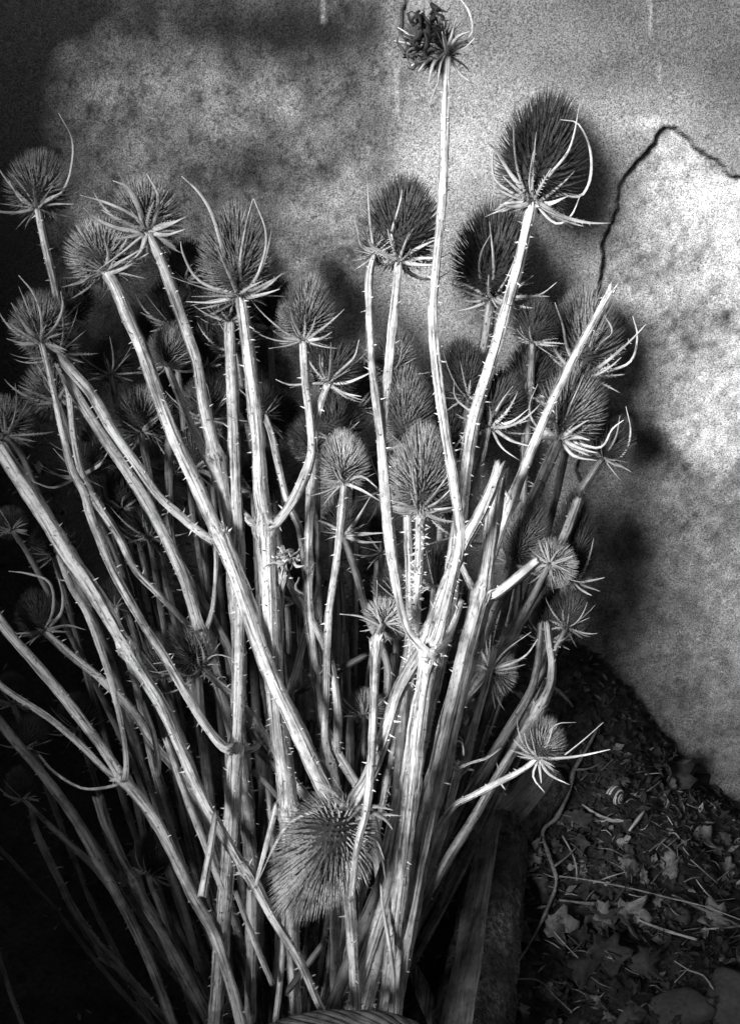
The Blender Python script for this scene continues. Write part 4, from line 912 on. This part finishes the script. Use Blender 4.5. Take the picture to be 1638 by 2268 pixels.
S('low left stalk with long curling bracts in the shade of the diagonals',
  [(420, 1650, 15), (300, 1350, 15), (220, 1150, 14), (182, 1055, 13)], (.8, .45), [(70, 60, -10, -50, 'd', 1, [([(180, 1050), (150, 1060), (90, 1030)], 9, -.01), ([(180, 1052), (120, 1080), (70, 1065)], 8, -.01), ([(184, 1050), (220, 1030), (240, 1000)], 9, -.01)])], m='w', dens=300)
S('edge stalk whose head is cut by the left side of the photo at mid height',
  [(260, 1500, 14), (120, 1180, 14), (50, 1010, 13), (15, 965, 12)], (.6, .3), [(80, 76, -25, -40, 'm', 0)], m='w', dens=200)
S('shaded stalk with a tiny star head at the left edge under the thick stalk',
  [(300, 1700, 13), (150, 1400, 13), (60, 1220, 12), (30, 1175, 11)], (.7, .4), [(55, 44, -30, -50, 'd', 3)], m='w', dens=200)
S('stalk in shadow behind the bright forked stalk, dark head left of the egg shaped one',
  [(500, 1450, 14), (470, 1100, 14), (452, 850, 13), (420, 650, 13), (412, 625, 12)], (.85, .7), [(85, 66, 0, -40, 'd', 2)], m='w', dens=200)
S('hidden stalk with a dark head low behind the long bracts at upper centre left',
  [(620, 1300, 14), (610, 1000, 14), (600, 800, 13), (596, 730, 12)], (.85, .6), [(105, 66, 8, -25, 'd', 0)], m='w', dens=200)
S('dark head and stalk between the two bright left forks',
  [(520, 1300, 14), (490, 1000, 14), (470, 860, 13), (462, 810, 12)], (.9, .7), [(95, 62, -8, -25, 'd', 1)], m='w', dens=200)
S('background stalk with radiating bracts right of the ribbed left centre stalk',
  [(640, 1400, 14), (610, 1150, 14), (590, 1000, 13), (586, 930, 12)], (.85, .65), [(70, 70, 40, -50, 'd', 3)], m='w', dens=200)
S('shadowed stalk topped by the head above the pale round head',
  [(760, 1500, 14), (750, 1250, 14), (745, 1080, 13), (742, 975, 12)], (.8, .55), [(105, 72, 6, -30, 'd', 2)], m='w', dens=200)
S('small dim starry head on a stalk in the centre gap above the big round head',
  [(800, 1800, 14), (806, 1700, 14), (808, 1620, 13), (806, 1585, 12)], (.6, .5), [(60, 54, 10, -50, 'm', 0)], m='w', dens=200)
S('dark stalk with long narrow head behind the hooked bracts at right',
  [(1180, 1600, 16), (1230, 1420, 16), (1262, 1330, 14), (1268, 1290, 13)], (.85, .7), [(190, 60, 3, -5, 'd', 1)], m='w', dens=200)
S('dim stalk and head between the thick broken stalk and the starry heads',
  [(1050, 1600, 16), (1100, 1420, 16), (1130, 1300, 15), (1140, 1250, 13)], (.75, .6), [(150, 62, 20, -8, 'm', 3)], m='w', dens=200)
S('low hidden head beside the bent flattened stalk',
  [(1080, 1750, 14), (1150, 1600, 14), (1200, 1460, 13), (1215, 1420, 12)], (.8, .7), [(110, 56, 6, -15, 'd', 2)], m='w', dens=200)
S('dark head low at left in the shade with long drooping bracts',
  [(400, 2150, 14), (360, 2020, 14), (335, 1960, 13), (328, 1935, 12)], (.5, .45), [(100, 60, 12, -20, 'd', 0)], m='w', dens=200)
S('shaded head low at far left between the dim slanting stalks',
  [(230, 1900, 13), (130, 1760, 13), (80, 1690, 12), (60, 1655, 11)], (.6, .4), [(70, 56, 10, -40, 'd', 1)], m='w', dens=200)
S('hidden low head left of the shaggy brown one', [(430, 1700, 14), (395, 1600, 14), (370, 1530, 13), (362, 1500, 12)], (.75, .65), [(90, 60, -14, -30, 'm', 3)], m='w', dens=200)
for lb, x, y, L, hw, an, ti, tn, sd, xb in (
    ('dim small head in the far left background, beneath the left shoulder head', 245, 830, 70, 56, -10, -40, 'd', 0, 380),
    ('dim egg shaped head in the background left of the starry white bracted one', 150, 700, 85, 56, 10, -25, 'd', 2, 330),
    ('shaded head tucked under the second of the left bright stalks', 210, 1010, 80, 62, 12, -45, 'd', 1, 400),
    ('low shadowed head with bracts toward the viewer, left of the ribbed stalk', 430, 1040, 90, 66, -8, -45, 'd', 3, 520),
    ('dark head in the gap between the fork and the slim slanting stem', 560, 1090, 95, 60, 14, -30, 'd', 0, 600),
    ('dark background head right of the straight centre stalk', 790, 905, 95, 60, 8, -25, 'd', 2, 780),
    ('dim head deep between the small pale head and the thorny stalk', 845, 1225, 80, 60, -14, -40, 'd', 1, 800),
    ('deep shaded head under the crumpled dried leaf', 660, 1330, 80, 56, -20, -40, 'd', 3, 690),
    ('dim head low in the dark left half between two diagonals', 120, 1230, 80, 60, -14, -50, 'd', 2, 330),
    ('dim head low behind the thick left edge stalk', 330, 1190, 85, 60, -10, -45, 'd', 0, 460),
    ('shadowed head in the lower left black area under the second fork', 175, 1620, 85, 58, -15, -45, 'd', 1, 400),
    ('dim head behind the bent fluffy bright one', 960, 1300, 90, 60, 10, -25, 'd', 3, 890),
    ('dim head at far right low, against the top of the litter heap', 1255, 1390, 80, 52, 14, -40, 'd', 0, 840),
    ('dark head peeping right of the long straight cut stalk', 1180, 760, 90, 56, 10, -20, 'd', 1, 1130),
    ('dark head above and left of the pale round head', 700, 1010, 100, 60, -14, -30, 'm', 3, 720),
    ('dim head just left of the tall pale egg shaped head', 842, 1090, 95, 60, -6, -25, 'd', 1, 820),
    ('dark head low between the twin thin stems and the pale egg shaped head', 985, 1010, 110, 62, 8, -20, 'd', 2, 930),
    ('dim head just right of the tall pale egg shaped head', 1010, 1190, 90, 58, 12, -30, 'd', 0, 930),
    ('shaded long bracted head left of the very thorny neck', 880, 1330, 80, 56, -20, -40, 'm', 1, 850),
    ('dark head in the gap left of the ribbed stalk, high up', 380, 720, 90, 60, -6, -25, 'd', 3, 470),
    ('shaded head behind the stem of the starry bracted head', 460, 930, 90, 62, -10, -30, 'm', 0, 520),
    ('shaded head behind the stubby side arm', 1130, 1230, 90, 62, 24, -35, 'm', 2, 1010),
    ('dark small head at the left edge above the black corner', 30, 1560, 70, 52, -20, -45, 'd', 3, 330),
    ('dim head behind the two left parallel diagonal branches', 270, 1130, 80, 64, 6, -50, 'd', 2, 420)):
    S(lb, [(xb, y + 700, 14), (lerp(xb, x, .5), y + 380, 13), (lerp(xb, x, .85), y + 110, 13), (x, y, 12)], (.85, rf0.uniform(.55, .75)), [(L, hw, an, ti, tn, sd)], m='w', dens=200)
# lower dark fill: older stems packed inside the bundle
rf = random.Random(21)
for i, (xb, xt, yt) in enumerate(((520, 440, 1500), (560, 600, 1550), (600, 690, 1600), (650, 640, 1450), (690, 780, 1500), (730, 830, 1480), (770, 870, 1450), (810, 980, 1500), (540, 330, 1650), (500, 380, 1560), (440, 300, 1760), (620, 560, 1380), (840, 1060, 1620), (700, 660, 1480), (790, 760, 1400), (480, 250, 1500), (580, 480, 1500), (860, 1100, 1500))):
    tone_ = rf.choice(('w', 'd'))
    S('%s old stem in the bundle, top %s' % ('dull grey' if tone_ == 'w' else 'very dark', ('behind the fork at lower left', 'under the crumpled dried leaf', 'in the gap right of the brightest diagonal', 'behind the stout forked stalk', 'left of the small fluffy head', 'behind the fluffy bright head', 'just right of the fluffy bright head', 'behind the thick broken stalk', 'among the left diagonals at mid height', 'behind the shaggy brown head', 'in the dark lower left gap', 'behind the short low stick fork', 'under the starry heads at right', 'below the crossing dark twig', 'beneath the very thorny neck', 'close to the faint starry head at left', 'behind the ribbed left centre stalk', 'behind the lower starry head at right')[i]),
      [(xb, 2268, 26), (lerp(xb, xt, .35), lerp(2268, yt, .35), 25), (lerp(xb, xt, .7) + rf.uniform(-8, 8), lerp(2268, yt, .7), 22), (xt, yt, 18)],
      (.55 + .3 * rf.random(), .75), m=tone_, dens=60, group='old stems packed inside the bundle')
# crossing broken pieces at the bottom
for lb, pts, t, m in (
    ('short stick crossing low from right to left under the big round head', [(632, 2199, 15), (680, 2135, 15), (722, 2080, 15)], (.0, .0), 'w'),
    ('broken pale stub with an open hollow end at lower left of centre', [(448, 1985, 22), (462, 1910, 17), (475, 1835, 13), (480, 1800, 12)], (-.25, -.2), 'p'),
    ('narrow bright splinter standing left of the big round head', [(567, 1965, 8), (585, 1900, 12), (600, 1840, 13), (614, 1779, 12)], (-.3, -.15), 'p'),
    ('thin jointed stick leaning right at the bottom left of centre', [(605, 2180, 13), (557, 2068, 13), (521, 1977, 11)], (-.1, -.1), 'p'),
    ('upright stem beneath the big round head with a joint on top', [(553, 2268, 28), (555, 2100, 27), (556, 1969, 26)], (.15, .15), 'p'),
    ('short thin upright stick between the crossing sticks at the bottom', [(608, 2268, 15), (618, 2180, 14), (625, 2090, 12), (628, 2020, 10)], (-.05, .0), 'p'),
    ('dark cross twig running level behind the centre stems', [(655, 1535, 14), (720, 1500, 14), (810, 1450, 14)], (.45, .45), 'd'),
    ('bare thin rod slanting down right of the lower left fork', [(500, 1990, 15), (455, 1870, 16), (420, 1780, 16), (383, 1680, 14), (368, 1640, 12)], (.05, .05), 'p'),
    ('curved thin stem ending in a hook beside the lower left fork', [(350, 1720, 9), (352, 1690, 12), (340, 1620, 12), (318, 1560, 11)], (.2, .2), 'p'),
    ('short rod pointing down right behind the left side of the big head', [(636, 1790, 12), (600, 1745, 14), (565, 1710, 14)], (.2, .25), 'w'),
    ('dark short twig slanting just above the big round head', [(745, 1800, 12), (775, 1775, 13), (803, 1755, 14)], (.2, .2), 'd'),
    ('slim split sliver between the big head and the right hand stems', [(846, 1898, 12), (862, 1820, 13), (876, 1752, 10)], (-.05, -.05), 'p'),
):
    S(lb, pts, t, m=m, dens=60, foot=False, name='broken_stem', cat='broken stem')
# crumpled dried flower leaf
def crumple(x, y, Y, size, label, seed, m):
    rr = random.Random(seed); mb = MB(); c = at(x, y, Y)
    for k in range(16):
        a = rr.uniform(0, 6.28); d = Vector((math.cos(a), rr.uniform(-.6, .2), math.sin(a)))
        pr = []; p = Vector((rr.gauss(0, .25), rr.gauss(0, .15), rr.gauss(0, .25))) * size
        for i in range(7):
            pr.append((p.copy(), size * .09 * (1.2 - i / 7) + .0003)); d = (d + Vector((rr.gauss(0, .7), rr.gauss(0, .5), rr.gauss(0, .7)))).normalized(); p = p + d * size * .2
        tube(mb, pr, 5, .3, flat=.4, seed=k, lump=.3)
    return thing('dried_leaf', label, 'dried leaf', c, None, mb.mesh('dried_leaf', m))
crumple(638, 1235, depth(1235, .05), .016, 'small crumpled dried leaf caught on the cut stub left of the centre gap', 3, M_STEM)
crumple(950, 70, -.26, .020, 'black shrivelled leaf stuck to the torn head at the very top', 5, M_LEAFD)
crumple(915, 110, -.26, .014, 'dark ragged shred hanging left of the torn head at the very top', 8, M_STEM3)
# twisted withy band round the foot of the bundle
band = None
def rope():
    c0 = at(640, 2420, -.40); rods = []
    th = None
    ctl = []
    A = [(430, 2420, -.46), (510, 2340, -.485), (600, 2292, -.50), (690, 2266, -.505), (780, 2262, -.505), (860, 2268, -.505), (925, 2294, -.50), (985, 2360, -.48), (1000, 2430, -.44)]
    P = [at(*a) for a in A]
    back = [Vector((P[-1].x - .01, -.36, .05)), Vector((.02, -.29, .05)), Vector((-.06, -.29, .05)), Vector((P[0].x + .01, -.36, .05))]
    P = P + back
    cen = catmull([(p, 1) for p in P + [P[0]]], .0035); pts = [p for p, _ in cen]; fr = frames(pts)
    th = thing('withy_band', 'twisted withy band tied round the foot of the bundle at the bottom edge', 'band', pts[0])
    s = 0
    for k in range(8):
        pr = []; s = 0
        for i, p in enumerate(pts):
            if i: s += (pts[i] - pts[i - 1]).length
            a = s * 75 + k * 2 * math.pi / 8; t, x, y = fr[i]
            pr.append((p + x * math.cos(a) * .0052 + y * math.sin(a) * .0052, .0021 + .0003 * math.sin(i * .7 + k)))
        mb = MB(); tube(mb, pr, 8, .12, pts[0], seed=k); link('strand', mb.mesh('strand', M_ROPE), th)
rope()
